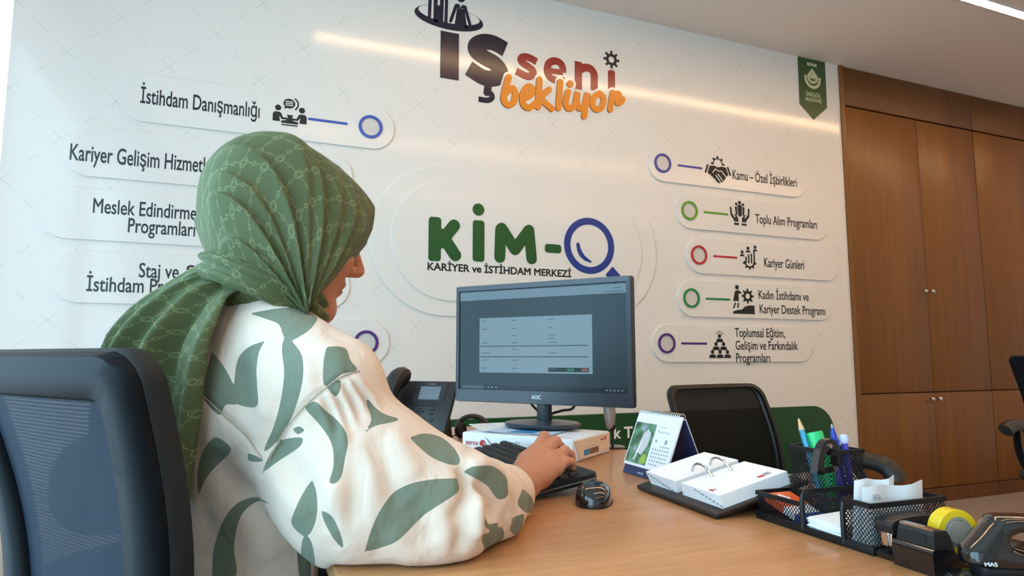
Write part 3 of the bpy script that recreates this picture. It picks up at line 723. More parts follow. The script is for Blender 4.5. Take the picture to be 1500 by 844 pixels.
scr('green_button', [(0.675, 0.192, 0.715, 0.218)], M['scr_grn'], s, 0.0008, 0.001)
scr('orange_button', [(0.755, 0.192, 0.790, 0.218)], M['scr_org'], s, 0.0008, 0.001)
scr('taskbar', [(0.002, 0.002, 0.998, 0.048)], M['scr_task'], s, 0.0004, 0.0006)
scr('taskbar_icons', [(0.19 + 0.025 * i, 0.018, 0.20 + 0.025 * i, 0.034) for i in range(3)] + [(0.885 + 0.02 * i, 0.020, 0.895 + 0.02 * i, 0.032) for i in range(5)], M['scr_bar'], s, 0.0006, 0.0008)
scr('search_box', [(0.02, 0.008, 0.165, 0.042)], M['scr_txt'], s, 0.0006, 0.0008)
M['silver_print'] = pmat('silver_print', (214, 220, 226), 0.3)
lettering('brand_lettering', 'AOC', 0.0095, M['silver_print'], t, Matrix(((1, 0, 0, -0.015), (0, 0, -1, -0.0045), (0, 1, 0, MZ + 0.014), (0, 0, 0, 1))), width=0.027, bold=0.02, depth=0.0005)
b = MB(); b.box((0, 0.036, 0.079), (0.036, 0.020, 0.140), bevel=0.004); b.build('stand_neck', M['bezel'], t)
b = MB(); b.lathe([(0, 0.0), (0.092, 0.0), (0.098, 0.003), (0.099, 0.007), (0.095, 0.011), (0.05, 0.0145), (0, 0.016)], 48, Matrix.Translation((0, 0.025, 0.004)) @ Matrix.Diagonal((1, 0.86, 1, 1)));  b.build('stand_foot', M['bezel'], t)
b = MB(); b.tube(catmull([(-0.075, 0.052, 0.10), (-0.055, 0.060, 0.060), (-0.032, 0.075, 0.030), (-0.02, 0.10, 0.0)], 8), 0.0035, 8); b.build('cable', M['soft_black'], t)
b = MB(); b.tube(catmull([(0.088, 0.052, 0.10), (0.070, 0.060, 0.052), (0.035, 0.065, 0.042), (0.0, 0.07, 0.030), (-0.04, 0.11, 0.0)], 8), 0.0035, 8); b.build('cable', M['soft_black'], t)
b = MB(); b.box((-MW / 2 - 0.0005, 0.012, MZ + 0.03), (0.003, 0.012, 0.03)); b.build('side_port', M['black'], t)

# ------------------------------------------------------------------ keyboard (length along -Y, far edge raised)
M['keycap'] = pmat('black_keycap', (30, 30, 33), 0.45)
M['key_print'] = pmat('key_legend', (200, 200, 204), 0.5)
KT = Matrix.Translation((0.430, 1.400, 0.7525)) @ Matrix.Rotation(-PI / 2, 4, 'Z') @ Matrix.Rotation(math.radians(9), 4, 'X')
t = thing('keyboard', 'black computer keyboard under the hand, in front of the ream', 'keyboard', T=KT)
KL, KW = 0.418, 0.128
b = MB(); b.prism(rrect(0, 0, KL, KW, 0.010), 0.0, 0.014); case = b.build('case', M['black'], t)
b = MB(); b.tube([(0.006, -0.001, 0.006), (KL - 0.004, -0.001, 0.006), (KL + 0.001, 0.006, 0.006), (KL + 0.001, KW - 0.006, 0.006)], 0.0011, 6); b.build('trim_line', pmat('grey_trim', (120, 112, 108), 0.3), t)
key_mesh = {}
def keycap(w):
    w = round(w, 4)
    if w in key_mesh: return key_mesh[w]
    b = MB(); d = 0.0165
    rows = [[(x * (w / 2 - i), y * (d / 2 - i), z) for x, y in ((-1, -1), (1, -1), (1, 1), (-1, 1))] for i, z in ((0, 0), (0.0004, 0.003), (0.0022, 0.0075))]
    b.grid(rows, closed_u=True); b.f.append((8, 9, 10, 11))
    o = b.build('key', M['keycap'], None, smooth=0); key_mesh[w] = o.data; bpy.data.objects.remove(o); return key_mesh[w]
U = 0.0188
layout = [[1.5, 1, 1, 1, 1, 1.25, 1, 4.2, 1, 1.25, 1.25, 1, 1, 1, 2, 1, 1], [1.25, 1] + [1] * 10 + [2.75, 1, 1, 1, 1, 1, 1], [1.75] + [1] * 11 + [2.25, 0.5, 1, 1, 1, 1], [1.5] + [1] * 12 + [1.5, 1, 1, 1, 1, 1, 1], [1] * 13 + [2, 1, 1, 1, 1, 1, 1], [1] * 20]
nk = 0
for r, row in enumerate(layout):
    x = 0.012
    for w in row:
        if x + w * U > KL - 0.008: break
        if nk < 100 and w >= 1:
            o = bpy.data.objects.new('key', keycap(w * U - 0.0018)); C.objects.link(o); o.parent = t
            o.location = (x + w * U / 2, 0.0125 + r * 0.0195 + (0.003 if r == 5 else 0), 0.0138); nk += 1
        x += w * U
b = MB()
for y in (0.05, 0.37): b.box((y, KW - 0.012, -0.0085), (0.018, 0.006, 0.019), bevel=0.001)
b.build('folding_feet', M['black'], t)

# ------------------------------------------------------------------ mouse
def blob(rows_fn, nu, nv):
    b = MB(); b.grid([[rows_fn(i / nu, j / nv) for i in range(nu)] for j in range(nv + 1)], closed_u=True); return b
t = thing('computer_mouse', 'glossy black computer mouse on the desk beside the keyboard', 'computer mouse', (0.518, 0.933, DZ), -math.radians(34))
def mouse_pt(u, v):
    a = 2 * PI * u; ph = v * PI / 2
    w = 0.0315 * (1 - 0.10 * math.cos(a) ** 2); l = 0.050
    c, s = math.cos(a), math.sin(a)
    x = w * math.copysign(abs(c) ** 0.8, c); y = l * math.copysign(abs(s) ** 0.85, s)
    k = math.cos(ph) ** 0.55 if v < 1 else 0.0
    z = 0.030 * math.sin(ph) ** 0.85
    return (x * k, y * k, z * (1 - 0.28 * max(0, y * k / l) ** 1.5) * (1 - 0.10 * max(0, -y * k / l) ** 2) + 0.003)
blob(mouse_pt, 36, 12).build('shell', M['black_gloss'], t, smooth=180)
b = MB(); b.prism([(0.030 * math.cos(a) * 0.98, 0.048 * math.sin(a)) for a in [2 * PI * i / 32 for i in range(32)]], 0.0, 0.005); b.build('base', M['soft_black'], t)
b = MB(); b.cyl((-0.003, 0.027, 0.0215), (0.003, 0.027, 0.0215), 0.0105, n=24); b.build('scroll_wheel', M['frame_grey'], t)
b = MB()
b.tube(catmull([(0, 0.006, 0.0330), (0, 0.016, 0.0318), (0, 0.044, 0.0205)], 6), 0.0006, 6); b.build('button_seam', M['soft_black'], t)

# ------------------------------------------------------------------ desk phone
t = thing('desk_phone', 'black desk phone with small grey display left of the monitor', 'telephone', (0.452, 1.742, DZ), math.radians(-42))
PT = Matrix.Rotation(math.radians(58), 4, 'X')           # panel leans back
b = MB(); b.box((0, 0, 0), (0.190, 0.175, 0.016), bevel=0.004, T=Matrix.Translation((-0.02, 0.005, 0.085)) @ PT); body = b.build('body', M['black'], t)
FP = Matrix.Translation((-0.02, 0.005, 0.085)) @ PT @ Matrix.Translation((0, 0, 0.008))
b = MB(); b.prism(rrect(-0.026, 0.018, 0.070, 0.080, 0.004), 0, 0.0012, FP); b.build('face_plate', M['soft_black'], t)
b = MB(); b.prism([(-0.010, 0.028), (0.052, 0.028), (0.052, 0.068), (-0.010, 0.068)], 0.0012, 0.002, FP); b.build('display', pmat('lcd_grey', (92, 102, 112), 0.2, emit=((70, 78, 86), 0.35)), t)
lettering('brand_mark', '····', 0.005, M['key_print'], t, FP @ Matrix.Translation((0.012, 0.0735, 0.0012)), width=0.018, bold=0.03, depth=0.0005)
def pkeys(pts, w, d):
    for (x, y) in pts:
        b = MB(); b.box((x, y, 0.0015), (w, d, 0.003), bevel=0.001, seg=1, T=FP); b.build('key', M['frame_grey'], t)
pkeys([(-0.019, 0.064 - 0.011 * i) for i in range(4)] + [(0.062, 0.064 - 0.011 * i) for i in range(4)], 0.009, 0.004)
pkeys([(-0.008 + 0.017 * i, 0.012) for i in range(4)], 0.013, 0.004)
pkeys([(0.004 + 0.010 * dx, -0.008 + 0.010 * dy) for dx, dy in ((0, 0), (1, 0), (-1, 0), (0, 1), (0, -1))], 0.0075, 0.006)
pkeys([(0.042, 0.0), (0.042, -0.014), (-0.020, 0.0), (-0.020, -0.014)], 0.012, 0.005)
pkeys([(-0.016 + 0.018 * i, -0.030 - 0.013 * j) for i in range(3) for j in range(4)] + [(0.046, -0.032)], 0.012, 0.007)
b = MB(); b.prism([(-0.075, 0.0), (0.035, 0.0), (0.012, 0.085), (-0.004, 0.085)], -0.055, 0.055, Matrix(((0, 0, 1, -0.015), (1, 0, 0, 0.055), (0, 1, 0, 0), (0, 0, 0, 1)))); b.build('stand', M['soft_black'], t)
HS = FP @ Matrix.Translation((-0.072, -0.006, 0.014))
b = MB()
pts = catmull([(0, 0.086, 0.004), (0, 0.078, 0.022), (0, 0.045, 0.034), (0, 0.0, 0.036), (0, -0.04, 0.034), (0, -0.064, 0.022), (0, -0.070, 0.004)], 6)
rr_ = [0.031 + 0.006 * abs(math.cos(PI * i / (len(pts) - 1))) for i in range(len(pts))]
b.tube(pts, rr_, 14, T=HS, flat=0.72); b.build('handset', M['black'], t)
b = MB(); b.tube(catmull([(-0.10, -0.03, 0.035), (-0.12, -0.08, 0.006), (-0.06, -0.12, 0.005), (0.03, -0.07, 0.005), (0.06, -0.02, 0.006)], 10), 0.003, 8); b.build('handset_cord', M['soft_black'], t)

# ------------------------------------------------------------------ headset behind the ream
t = thing('headset', 'black headset lying on the desk behind the paper ream', 'headset', (0.600, 1.79, DZ), math.radians(-30)); t.scale = (0.82, 0.82, 0.72)
b = MB(); b.tube(catmull([(-0.05, 0, 0.018), (-0.048, 0.008, 0.055), (-0.02, 0.016, 0.080), (0.02, 0.016, 0.080), (0.05, 0.008, 0.055), (0.052, 0, 0.020)], 8), 0.0075, 10, flat=1.7); b.build('headband', M['black'], t)
for x in (-0.046, 0.048):
    b = MB(); b.lathe([(0, 0), (0.026, 0.0), (0.031, 0.006), (0.031, 0.014), (0.024, 0.021), (0, 0.017)], 24, Matrix.Translation((x, -0.005, 0.031)) @ Matrix.Rotation(PI / 2 * (1 if x < 0 else -1), 4, 'Y') @ Matrix.Rotation(0.3, 4, 'X')); b.build('ear_cup', M['soft_black'], t)
b = MB(); b.tube(catmull([(-0.05, -0.01, 0.012), (-0.075, -0.02, 0.005), (-0.11, 0.03, 0.004), (-0.15, 0.05, 0.004)], 8), 0.0025, 8); b.build('cable', M['soft_black'], t)

# ------------------------------------------------------------------ silver microphone behind the monitor
M['silver'] = pmat('silver_plastic', (176, 176, 178), 0.3, 0.6)
t = thing('desk_microphone', 'silver capsule on a thin black stem and round foot, right behind the monitor', 'microphone', (0.868, 1.462, DZ))
b = MB(); b.lathe([(0, 0), (0.030, 0), (0.031, 0.003), (0.026, 0.005), (0.006, 0.007), (0, 0.008)], 28); b.build('foot', M['black_gloss'], t)
b = MB(); b.tube([(0, 0, 0.006), (0.0, 0, 0.03), (-0.002, 0, 0.052)], 0.0035, 10); b.build('stem', M['black'], t)
b = MB(); b.lathe([(0, 0.046), (0.007, 0.047), (0.010, 0.052), (0.0145, 0.078), (0.0155, 0.11), (0.015, 0.14), (0.010, 0.152), (0, 0.155)], 22, Matrix.Translation((-0.002, 0, 0)) @ Matrix.Rotation(-0.06, 4, 'Y')); b.build('capsule', M['silver'], t)
b = MB(); b.lathe([(0.0075, 0.044), (0.011, 0.050), (0.0108, 0.058), (0.0078, 0.059)], 18, Matrix.Translation((-0.002, 0, 0))); b.build('collar', M['black'], t)

# ------------------------------------------------------------------ tent calendar (length along -Y, front towards -X)
M['navy_card'] = pmat('navy_card', (34, 46, 92), 0.45)
t = thing('desk_calendar', 'white spiral tent calendar on navy card base, with a green garden photo', 'calendar', (0.756, 1.083, DZ))
Lc, hc, sp_ = 0.140, 0.116, 0.047      # length, height, half spread
def cal_frame(s):   # local x along length (-Y world), y up the leaf, z outwards
    e1 = Vector((0, -1, 0)); e2 = Vector((-s * -sp_, 0, hc)).normalized() if s < 0 else Vector((-sp_, 0, hc)).normalized()
    if s < 0: e1 = Vector((0, -1, 0)); e2 = Vector((sp_, 0, hc)).normalized()   # front leaf leans away from -X
    n = e1.cross(e2)
    if s > 0: n = n
    o = Vector((s * sp_, Lc / 2, 0))
    m = Matrix.Identity(4)
    for i in range(3): m[i][0], m[i][1], m[i][2], m[i][3] = e1[i], e2[i], n[i], o[i]
    return m
LF = cal_frame(-1); LBk = cal_frame(1)
leaf = math.hypot(sp_, hc)
sg = 1 if (LF.to_3x3() @ Vector((0, 0, 1))).x < 0 else -1
b = MB(); b.prism([(0, 0), (Lc, 0), (Lc, leaf - 0.004), (0, leaf - 0.004)], 0, sg * 0.0022, LF); b.build('front_board', M['navy_card'], t)
b = MB(); b.prism([(0, 0), (Lc, 0), (Lc, leaf - 0.004), (0, leaf - 0.004)], -0.001, 0.001, LBk); b.build('back_board', M['navy_card'], t)
b = MB(); b.prism([(0.001, 0.003), (Lc - 0.001, 0.003), (Lc - 0.001, leaf - 0.004), (0.001, leaf - 0.004)], -0.003, -0.0012, LBk); b.build('back_pages', M['paper'], t)
b = MB(); b.box((0, 0, 0.001), (2 * sp_, Lc, 0.002)); b.build('bottom_board', M['navy_card'], t)
b = MB(); b.prism([(-0.001, 0.017), (Lc + 0.001, 0.017), (Lc + 0.001, leaf), (-0.001, leaf)], sg * 0.0024, sg * 0.0060, LF); pg = b.build('front_pages', M['paper'], t)
def garden_mat():
    m = pmat('garden_photo', (90, 130, 100), 0.35); nt = m.node_tree; bs = nt.nodes['Principled BSDF']
    tc = N(nt, 'ShaderNodeTexCoord'); n = N(nt, 'ShaderNodeTexNoise'); n.inputs['Scale'].default_value = 48; n.inputs['Detail'].default_value = 5
    nt.links.new(tc.outputs['Object'], n.inputs['Vector'])
    r = N(nt, 'ShaderNodeValToRGB'); els = r.color_ramp.elements
    els[0].position, els[0].color = 0.30, (*lin((38, 70, 52)), 1); els[1].position, els[1].color = 0.70, (*lin((196, 204, 206)), 1)
    for p, c in ((0.42, (66, 108, 78)), (0.52, (98, 150, 104)), (0.58, (120, 140, 146))):
        e = els.new(p); e.color = (*lin(c), 1)
    nt.links.new(n.outputs['Fac'], r.inputs[0]); nt.links.new(r.outputs[0], bs.inputs['Base Color']); return m
M['garden'] = garden_mat()
z0, z1 = sg * 0.0060, sg * 0.0064
ph = MB(); ph.prism([(0.002, 0.022), (0.072, 0.022), (0.072, 0.104), (0.002, 0.104)], z0, z1, LF); pho = ph.build('garden_photo', M['garden'], pg, smooth=0)
b = MB(); b.prism([(0.030, 0.045), (0.050, 0.040), (0.062, 0.060), (0.062, 0.085), (0.050, 0.092), (0.038, 0.082), (0.034, 0.062)], z1, sg * 0.0067, LF); b.build('pale_house', pmat('pale_grey_print', (208, 206, 212), 0.4), pho, smooth=0)
b = MB(); b.stroke([(0.040, 0.066), (0.030, 0.030)], 0.004, z1, sg * 0.0067, LF); b.build('white_fence', M['paper'], pho, smooth=0)
b = MB(); b.prism(spl([(0.050, 0.024), (0.054, 0.040), (0.066, 0.042), (0.070, 0.030), (0.064, 0.024)]), z1, sg * 0.0067, LF); b.build('lime_bush', pmat('lime_leaf_print', (158, 190, 70), 0.4), pho, smooth=0)
b = MB()
for r in range(6):
    for c in range(7):
        if (r == 0 and c < 3) or (r == 5 and c > 3): continue
        x, y = 0.080 + c * 0.0078, 0.062 - r * 0.0072; b.prism([(x, y), (x + 0.0035, y), (x + 0.0035, y + 0.0028), (x, y + 0.0028)], z0, z1, LF)
b.build('date_grid', M['grey_ink'], pg, smooth=0)
nm = Matrix.Identity(4) if sg > 0 else Matrix.Diagonal((1, 1, -1, 1))
b = MB(); b.stroke(spl([(0.080, 0.090), (0.086, 0.094), (0.088, 0.088), (0.094, 0.092), (0.100, 0.089), (0.106, 0.093), (0.112, 0.089), (0.120, 0.092)]), 0.0008, z0, z1, LF); b.stroke([(0.082, 0.100), (0.105, 0.100)], 0.0007, z0, z1, LF); b.build('script_heading', M['grey_ink'], pg, smooth=0)
b = MB(); b.prism([(0.082, 0.070), (0.087, 0.070), (0.087, 0.075), (0.082, 0.075)], z0, z1, LF); b.prism([(0.112, 0.069), (0.119, 0.069), (0.119, 0.077), (0.112, 0.077)], z0, z1, LF); b.build('month_number', M['grey_ink'], pg, smooth=0)
b = MB()
for i in range(22):
    y = Lc / 2 - 0.006 - i * (Lc - 0.012) / 21
    b.tube([(0.0065 * math.cos(a), y + 0.0006 * a, hc + 0.001 + 0.0065 * math.sin(a)) for a in [2 * PI * k / 14 for k in range(14)]], 0.00075, 5, closed=True)
b.build('wire_spiral', M['chrome'], t)
lettering('base_lettering', 'emojil', 0.004, M['silver_print'], t, LF @ Matrix.Translation((0.050, 0.005, sg * 0.0022)) @ nm, width=0.018, depth=0.0003)

# ------------------------------------------------------------------ ring diary
M['leather'] = pmat('dark_brown_leather', (32, 22, 22), 0.36, bump=(350, 0.25))
DT = Matrix.Translation((0.641, 0.990, DZ + 0.001)) @ Matrix.Rotation(math.radians(-93.5), 4, 'Z') @ Matrix.Rotation(math.radians(13.0), 4, 'X')
t = thing('desk_diary', 'open two ring desk diary with white pages on a dark brown leather base', 'diary', T=DT)
b = MB(); b.box((0.109, 0.082, 0.004), (0.226, 0.172, 0.008), bevel=0.0035, seg=3); b.build('leather_base', M['leather'], t)
b = MB(); b.prism([(0, 0), (0.165, 0.0), (0.165, 0.036)], 0.03, 0.19, Matrix(((0, 0, 1, 0), (1, 0, 0, 0), (0, 1, 0, 0), (0, 0, 0, 1))) @ Matrix.Rotation(math.radians(-13), 4, 'Z')); b.build('wedge_support', M['leather'], t, smooth=0)
def page_block(x0, x1, y0, y1, bulge, name):
    """block of leaves with a fanned outer edge"""
    b = MB(); n = 14; rows = []
    for k in range(n + 1):
        s = k / n; z = 0.008 + 0.019 * s
        f = bulge * (1 - s) * 0.008 - (0.0006 if k % 2 else 0)
        xa = x0 - (f if bulge < 0 else f); xb = x1 + f * 0.2
        rows.append([(xa, y0 + (0.0005 if k % 2 else 0), z), (xb, y0 + (0.0005 if k % 2 else 0), z), (xb, y1, z), (xa, y1, z)])
    b.grid(rows, closed_u=True); b.f.append((0, 3, 2, 1)); b.f.append(tuple(len(b.v) - 4 + i for i in range(4)))
    return b.build(name, M['paper'], t, smooth=0)
pA = page_block(0.004, 0.098, 0.016, 0.140, -1.2, 'page_block')
pB = page_block(0.114, 0.212, 0.016, 0.140, 0.4, 'page_block')
ztop = 0.0272
b = MB(); b.prism([(0.194, 0.098), (0.200, 0.098), (0.200, 0.110), (0.194, 0.110)], ztop, ztop + 0.0004); b.build('red_date', M['red_ink'], pB, smooth=0)
b = MB(); b.prism([(0.190, 0.112), (0.199, 0.112), (0.199, 0.122), (0.190, 0.122)], ztop, ztop + 0.0004); b.build('grey_date', M['grey_ink'], pB, smooth=0)
b = MB(); b.stroke([(0.186, 0.028), (0.179, 0.022), (0.188, 0.022)], 0.0025, ztop, ztop + 0.0004); b.build('red_mark', M['red_ink'], pB, smooth=0)
for par, x0, n in ((pA, 0.012, 9), (pB, 0.150, 8)):
    b = MB()
    for i in range(n):
        x = x0 + i * 0.0085; z = 0.0255 - i * 0.0018; b.prism([(x, z), (x + 0.0045, z - 0.0010), (x + 0.0045, z - 0.0028), (x, z - 0.0018)], 0, 0.0008, Matrix(((1, 0, 0, 0), (0, 0, -1, 0.016), (0, 1, 0, 0), (0, 0, 0, 1))))
    b.build('index_marks', M['grey_ink'], par, smooth=0)
for y in (0.062, 0.098):
    b = MB(); b.tube([(0.106 + 0.030 * math.cos(a), y, 0.017 + 0.026 * math.sin(a)) for a in [PI * k / 16 for k in range(17)]], 0.0022, 10); b.build('ring', M['chrome'], t)

# ------------------------------------------------------------------ wire mesh organiser
M['wire'] = pmat('black_wire_mesh', (24, 25, 30), 0.4, 0.3)
OT = Matrix.Translation((0.687, 0.757, DZ)) @ Matrix.Rotation(math.radians(-91.6), 4, 'Z')
t = thing('desk_organizer', 'black wire mesh desk organizer holding pens, notes and papers', 'desk organizer', T=OT)
def wire_panel(p0, e1, e2, w, h, name, pitch=0.0052, wr=0.0007):
    """diamond lattice of real wires on the parallelogram p0 + a*e1 + b*e2"""
    b = MB(); p0, e1, e2 = Vector(p0), Vector(e1), Vector(e2); nn = e1.cross(e2).normalized()
    def clip(c, sl):   # lines y = sl*x*1.25 + c clipped to the rectangle
        pts = []
        sl *= 1.2
        for x in (0, w):
            y = sl * x + c
            if -1e-9 <= y <= h + 1e-9: pts.append((x, y))
        for y in (0, h):
            x = (y - c) / sl
            if 1e-9 < x < w - 1e-9: pts.append((x, y))
        return pts[:2]
    for sl in (1, -1):
        c = -w * 1.2 if sl > 0 else 0.0
        end = h if sl > 0 else h + w * 1.2
        while c < end:
            q = clip(c, sl)
            if len(q) == 2 and (Vector(q[0]) - Vector(q[1])).length > 0.001:
                a, d = [p0 + e1 * x + e2 * y for x, y in q]; dr = (d - a).normalized(); sd = dr.cross(nn) * wr / 2; th = nn * 0.0004
                b.add([a + sd + th, a - sd + th, a - sd - th, a + sd - th, d + sd + th, d - sd + th, d - sd - th, d + sd - th], [(0, 1, 5, 4), (1, 2, 6, 5), (2, 3, 7, 6), (3, 0, 4, 7)])
            c += pitch * 1.2
    return b.build(name, M['wire'], t, smooth=0)
UX, VY, UZ = (1, 0, 0), (0, 1, 0), (0, 0, 1)
OL, OW = 0.191, 0.122
# tray (u 0..0.085, v 0..0.06, h 0.038), note bay (u 0.085..0.150), pocket (u 0.150..0.191), cup (u 0..0.075, v 0.062..0.122)
hT, hN, hP, hC = 0.036, 0.052, 0.056, 0.098
panels = [((0, 0, 0), UX, UZ, 0.085, hT), ((0, 0, 0), VY, UZ, 0.06, hT), ((0, 0.06, 0), UX, UZ, 0.085, hT),
          ((0.085, 0, 0), VY, UZ, OW, hN), ((0.150, 0, 0), VY, UZ, OW, hP), ((0.191, 0, 0), VY, UZ, OW, hP), ((0.150, 0, 0), UX, UZ, 0.041, hP), ((0.085, OW, 0), UX, UZ, 0.106, hN),
          ((0, 0.062, 0), UX, UZ, 0.076, hC), ((0, OW, 0), UX, UZ, 0.076, hC), ((0, 0.062, 0), VY, UZ, 0.06, hC), ((0.076, 0.062, 0), VY, UZ, 0.06, hC)]
for p in panels: wire_panel(*p, 'mesh_panel')
b = MB(); b.box((OL / 2, OW / 2, 0.001), (OL, OW, 0.002)); b.build('floor_plate', M['wire'], t)
def rail(name, pts, r=0.0022, closed=False):
    b = MB(); b.tube(pts, r, 8, closed=closed); b.build(name, M['wire'], t)
b = MB(); b.box((OL / 2, 0, 0.005), (OL + 0.004, 0.004, 0.010), bevel=0.0008); b.box((OL / 2, OW, 0.005), (OL + 0.004, 0.004, 0.010), bevel=0.0008); b.box((0, OW / 2, 0.005), (0.004, OW, 0.010), bevel=0.0008); b.box((OL, OW / 2, 0.005), (0.004, OW, 0.010), bevel=0.0008); b.build('base_frame', M['wire'], t)
def flat_rail(name, pts, hh=0.006, th=0.003):
    b = MB()
    for a, d in zip(pts[:-1], pts[1:]):
        a, d = Vector(a), Vector(d); dr = (d - a).normalized(); sd = dr.cross(Vector((0, 0, 1)))
        if sd.length < 0.01: sd = Vector((1, 0, 0)); up = Vector((0, 1, 0))
        else: sd.normalize(); up = sd.cross(dr).normalized()
        a2, d2 = a - dr * th / 2, d + dr * th / 2
        vs = [p + sd * sx * th / 2 + up * sy * hh / 2 for p in (a2, d2) for sx, sy in ((-1, -1), (1, -1), (1, 1), (-1, 1))]
        b.add(vs, [(0, 1, 5, 4), (1, 2, 6, 5), (2, 3, 7, 6), (3, 0, 4, 7), (3, 2, 1, 0), (4, 5, 6, 7)])
    return b.build(name, M['wire'], t, smooth=0)
flat_rail('tray_rim', [(0.083, 0, hT), (0, 0, hT), (0, 0.06, hT), (0.083, 0.06, hT)])
flat_rail('cup_rim', [(0, 0.062, hC), (0.076, 0.062, hC), (0.076, OW, hC), (0, OW, hC), (0, 0.062, hC)])
flat_rail('divider_rim', [(0.085, 0.006, hN), (0.085, OW, hN), (0.15, OW, hN)])
flat_rail('pocket_rim', [(0.152, 0, hP), (0.191, 0, hP), (0.191, OW, hP), (0.150, OW, hP), (0.150, 0.006, hP)])
for u, h in ((0.085, hN), (0.150, hP)):
    b = MB(); b.tube(catmull([(u, 0.010, h), (u, 0.003, h - 0.002), (u, 0.0, h - 0.010)], 5) + [Vector((u, 0, 0.004))], 0.0032, 8); b.build('bay_post', M['wire'], t)

def in_org(name, label, cat, u, v, z, **kw): return thing(name, label, cat, T=OT @ Matrix.Translation((u, v, z)), **kw)
# pack of pencil leads in the tray
t2 = in_org('lead_pack', 'orange, white and blue pack lying in the low tray of the mesh organizer', 'small box', 0.043, 0.030, 0.0195); t2.matrix_world = t2.matrix_world @ Matrix.Rotation(math.radians(17), 4, 'Y')
M['orange_card'] = pmat('orange_card', (236, 96, 40), 0.4); M['blue_card'] = pmat('blue_card', (40, 74, 156), 0.4)
b = MB(); b.box((0, 0, 0), (0.074, 0.044, 0.010), bevel=0.001); b.build('box', M['paper'], t2)
b = MB(); b.box((-0.019, 0, 0), (0.037, 0.0446, 0.0106)); b.build('orange_end', M['orange_card'], t2)
b = MB(); b.box((0.029, 0, 0), (0.017, 0.0446, 0.0106)); b.build('blue_end', M['blue_card'], t2)
b = MB(); b.stroke([(-0.03, -0.005), (-0.02, 0.004), (-0.008, -0.004)], 0.004, 0.0053, 0.0056); b.build('white_mark', M['paper'], t2, smooth=0)
# note sheets
t2 = in_org('note_stack', 'stack of white note sheets in the open bay of the mesh organizer', 'note paper', 0.1175, 0.055, 0.0025)
b = MB()
rows = []
for k in range(13):
    j = 0.0007 * ((k * 7) % 5 - 2)
    rows.append([(-0.029 + j, -0.050 + j, 0.0016 * k), (0.029 + j, -0.050 - j, 0.0016 * k), (0.029 + j, 0.045, 0.0016 * k + 0.004), (-0.029 + j, 0.045, 0.0016 * k + 0.004)])
b.grid(rows, closed_u=True); b.f.append((0, 3, 2, 1)); b.f.append((48, 49, 50, 51)); b.build('sheets', M['paper'], t2, smooth=0)
# papers in the pocket
for i, (u, z, tilt, lab, w0, w1) in enumerate(((0.164, 0.078, 0.10, 'white slip standing at the back of the organizer pocket', 0.006, 0.075), (0.176, 0.072, 0.04, 'white slip with small print standing in front in the organizer pocket', 0.004, 0.108))):
    t2 = in_org('paper_slip', lab, 'paper slip', u, 0, 0.0025, group='slips in the organizer pocket')
    rows = [[(0.004 * math.sin(j * 1.3) - tilt * z * (1 - k), w0 + (w1 - w0) * j / 8, z * k + 0.002 * math.sin(j)) for j in range(9)] for k in (0, 0.5, 1)]
    b = MB(); b.grid(rows); b.grid([[(p[0] + 0.0012, p[1], p[2]) for p in r] for r in rows]); b.build('page', M['paper'], t2)
    if i == 1: lettering('small_print', 'EGL', 0.006, M['grey_ink'], t2, Matrix(((0, 0, 1, 0.0052), (1, 0, 0, 0.016), (0, 1, 0, 0.058), (0, 0, 0, 1))), width=0.013, depth=0.0003)
# pens and the green tube in the cup
M['mint'] = pmat('mint_green_plastic', (40, 206, 120), 0.35); M['teal'] = pmat('turquoise_lacquer', (26, 140, 178), 0.25); M['pen_blue'] = pmat('blue_plastic', (36, 62, 170), 0.25)
M['pencil_wood'] = pmat('bare_pencil_wood', (212, 178, 140), 0.6); M['violet_p'] = pmat('violet_plastic', (92, 76, 190), 0.3); M['pale_p'] = pmat('pale_lilac_plastic', (206, 208, 236), 0.3)
def leaning(name, label, cat, p0, p1, build, group=None):
    p0, p1 = Vector(p0), Vector(p1); d = (p1 - p0).normalized()
    q = Vector((0, 0, 1)).rotation_difference(d).to_matrix().to_4x4()
    t2 = thing(name, label, cat, T=OT @ Matrix.Translation(p0) @ q, group=group); build(t2, (p1 - p0).length); return t2
def green_tube(t2, Ln):
    b = MB(); b.lathe([(0.0, 0.0), (0.0132, 0.0), (0.0140, 0.006), (0.0140, Ln - 0.002), (0.0134, Ln), (0.0122, Ln), (0.0122, Ln - 0.03), (0, Ln - 0.03)], 30); b.build('barrel', M['mint'], t2)
    b = MB(); b.lathe([(0.0141, Ln * 0.50), (0.0147, Ln * 0.51), (0.0147, Ln * 0.56), (0.0141, Ln * 0.57)], 30); b.build('band', M['black'], t2)
leaning('green_tube', 'mint green plastic tube with dark band leaning in the mesh pen cup', 'plastic tube', (0.044, 0.102, 0.006), (0.018, 0.090, 0.119), green_tube)
def pencil(t2, Ln):
    b = MB(); b.cyl((0, 0, 0), (0, 0, Ln - 0.020), 0.0042, n=6); b.build('barrel', M['teal'], t2)
    b = MB(); b.cyl((0, 0, Ln - 0.020), (0, 0, Ln - 0.003), 0.0042, 0.0011, n=12); b.build('sharpened_wood', M['pencil_wood'], t2)
    b = MB(); b.cyl((0, 0, Ln - 0.003), (0, 0, Ln), 0.0011, 0.0003, n=10); b.build('lead', M['ink'], t2)
leaning('pencil', 'turquoise sharpened pencil, leftmost point standing out of the pen cup', 'pencil', (0.058, 0.0705, 0.006), (0.012, 0.0700, 0.142), pencil)
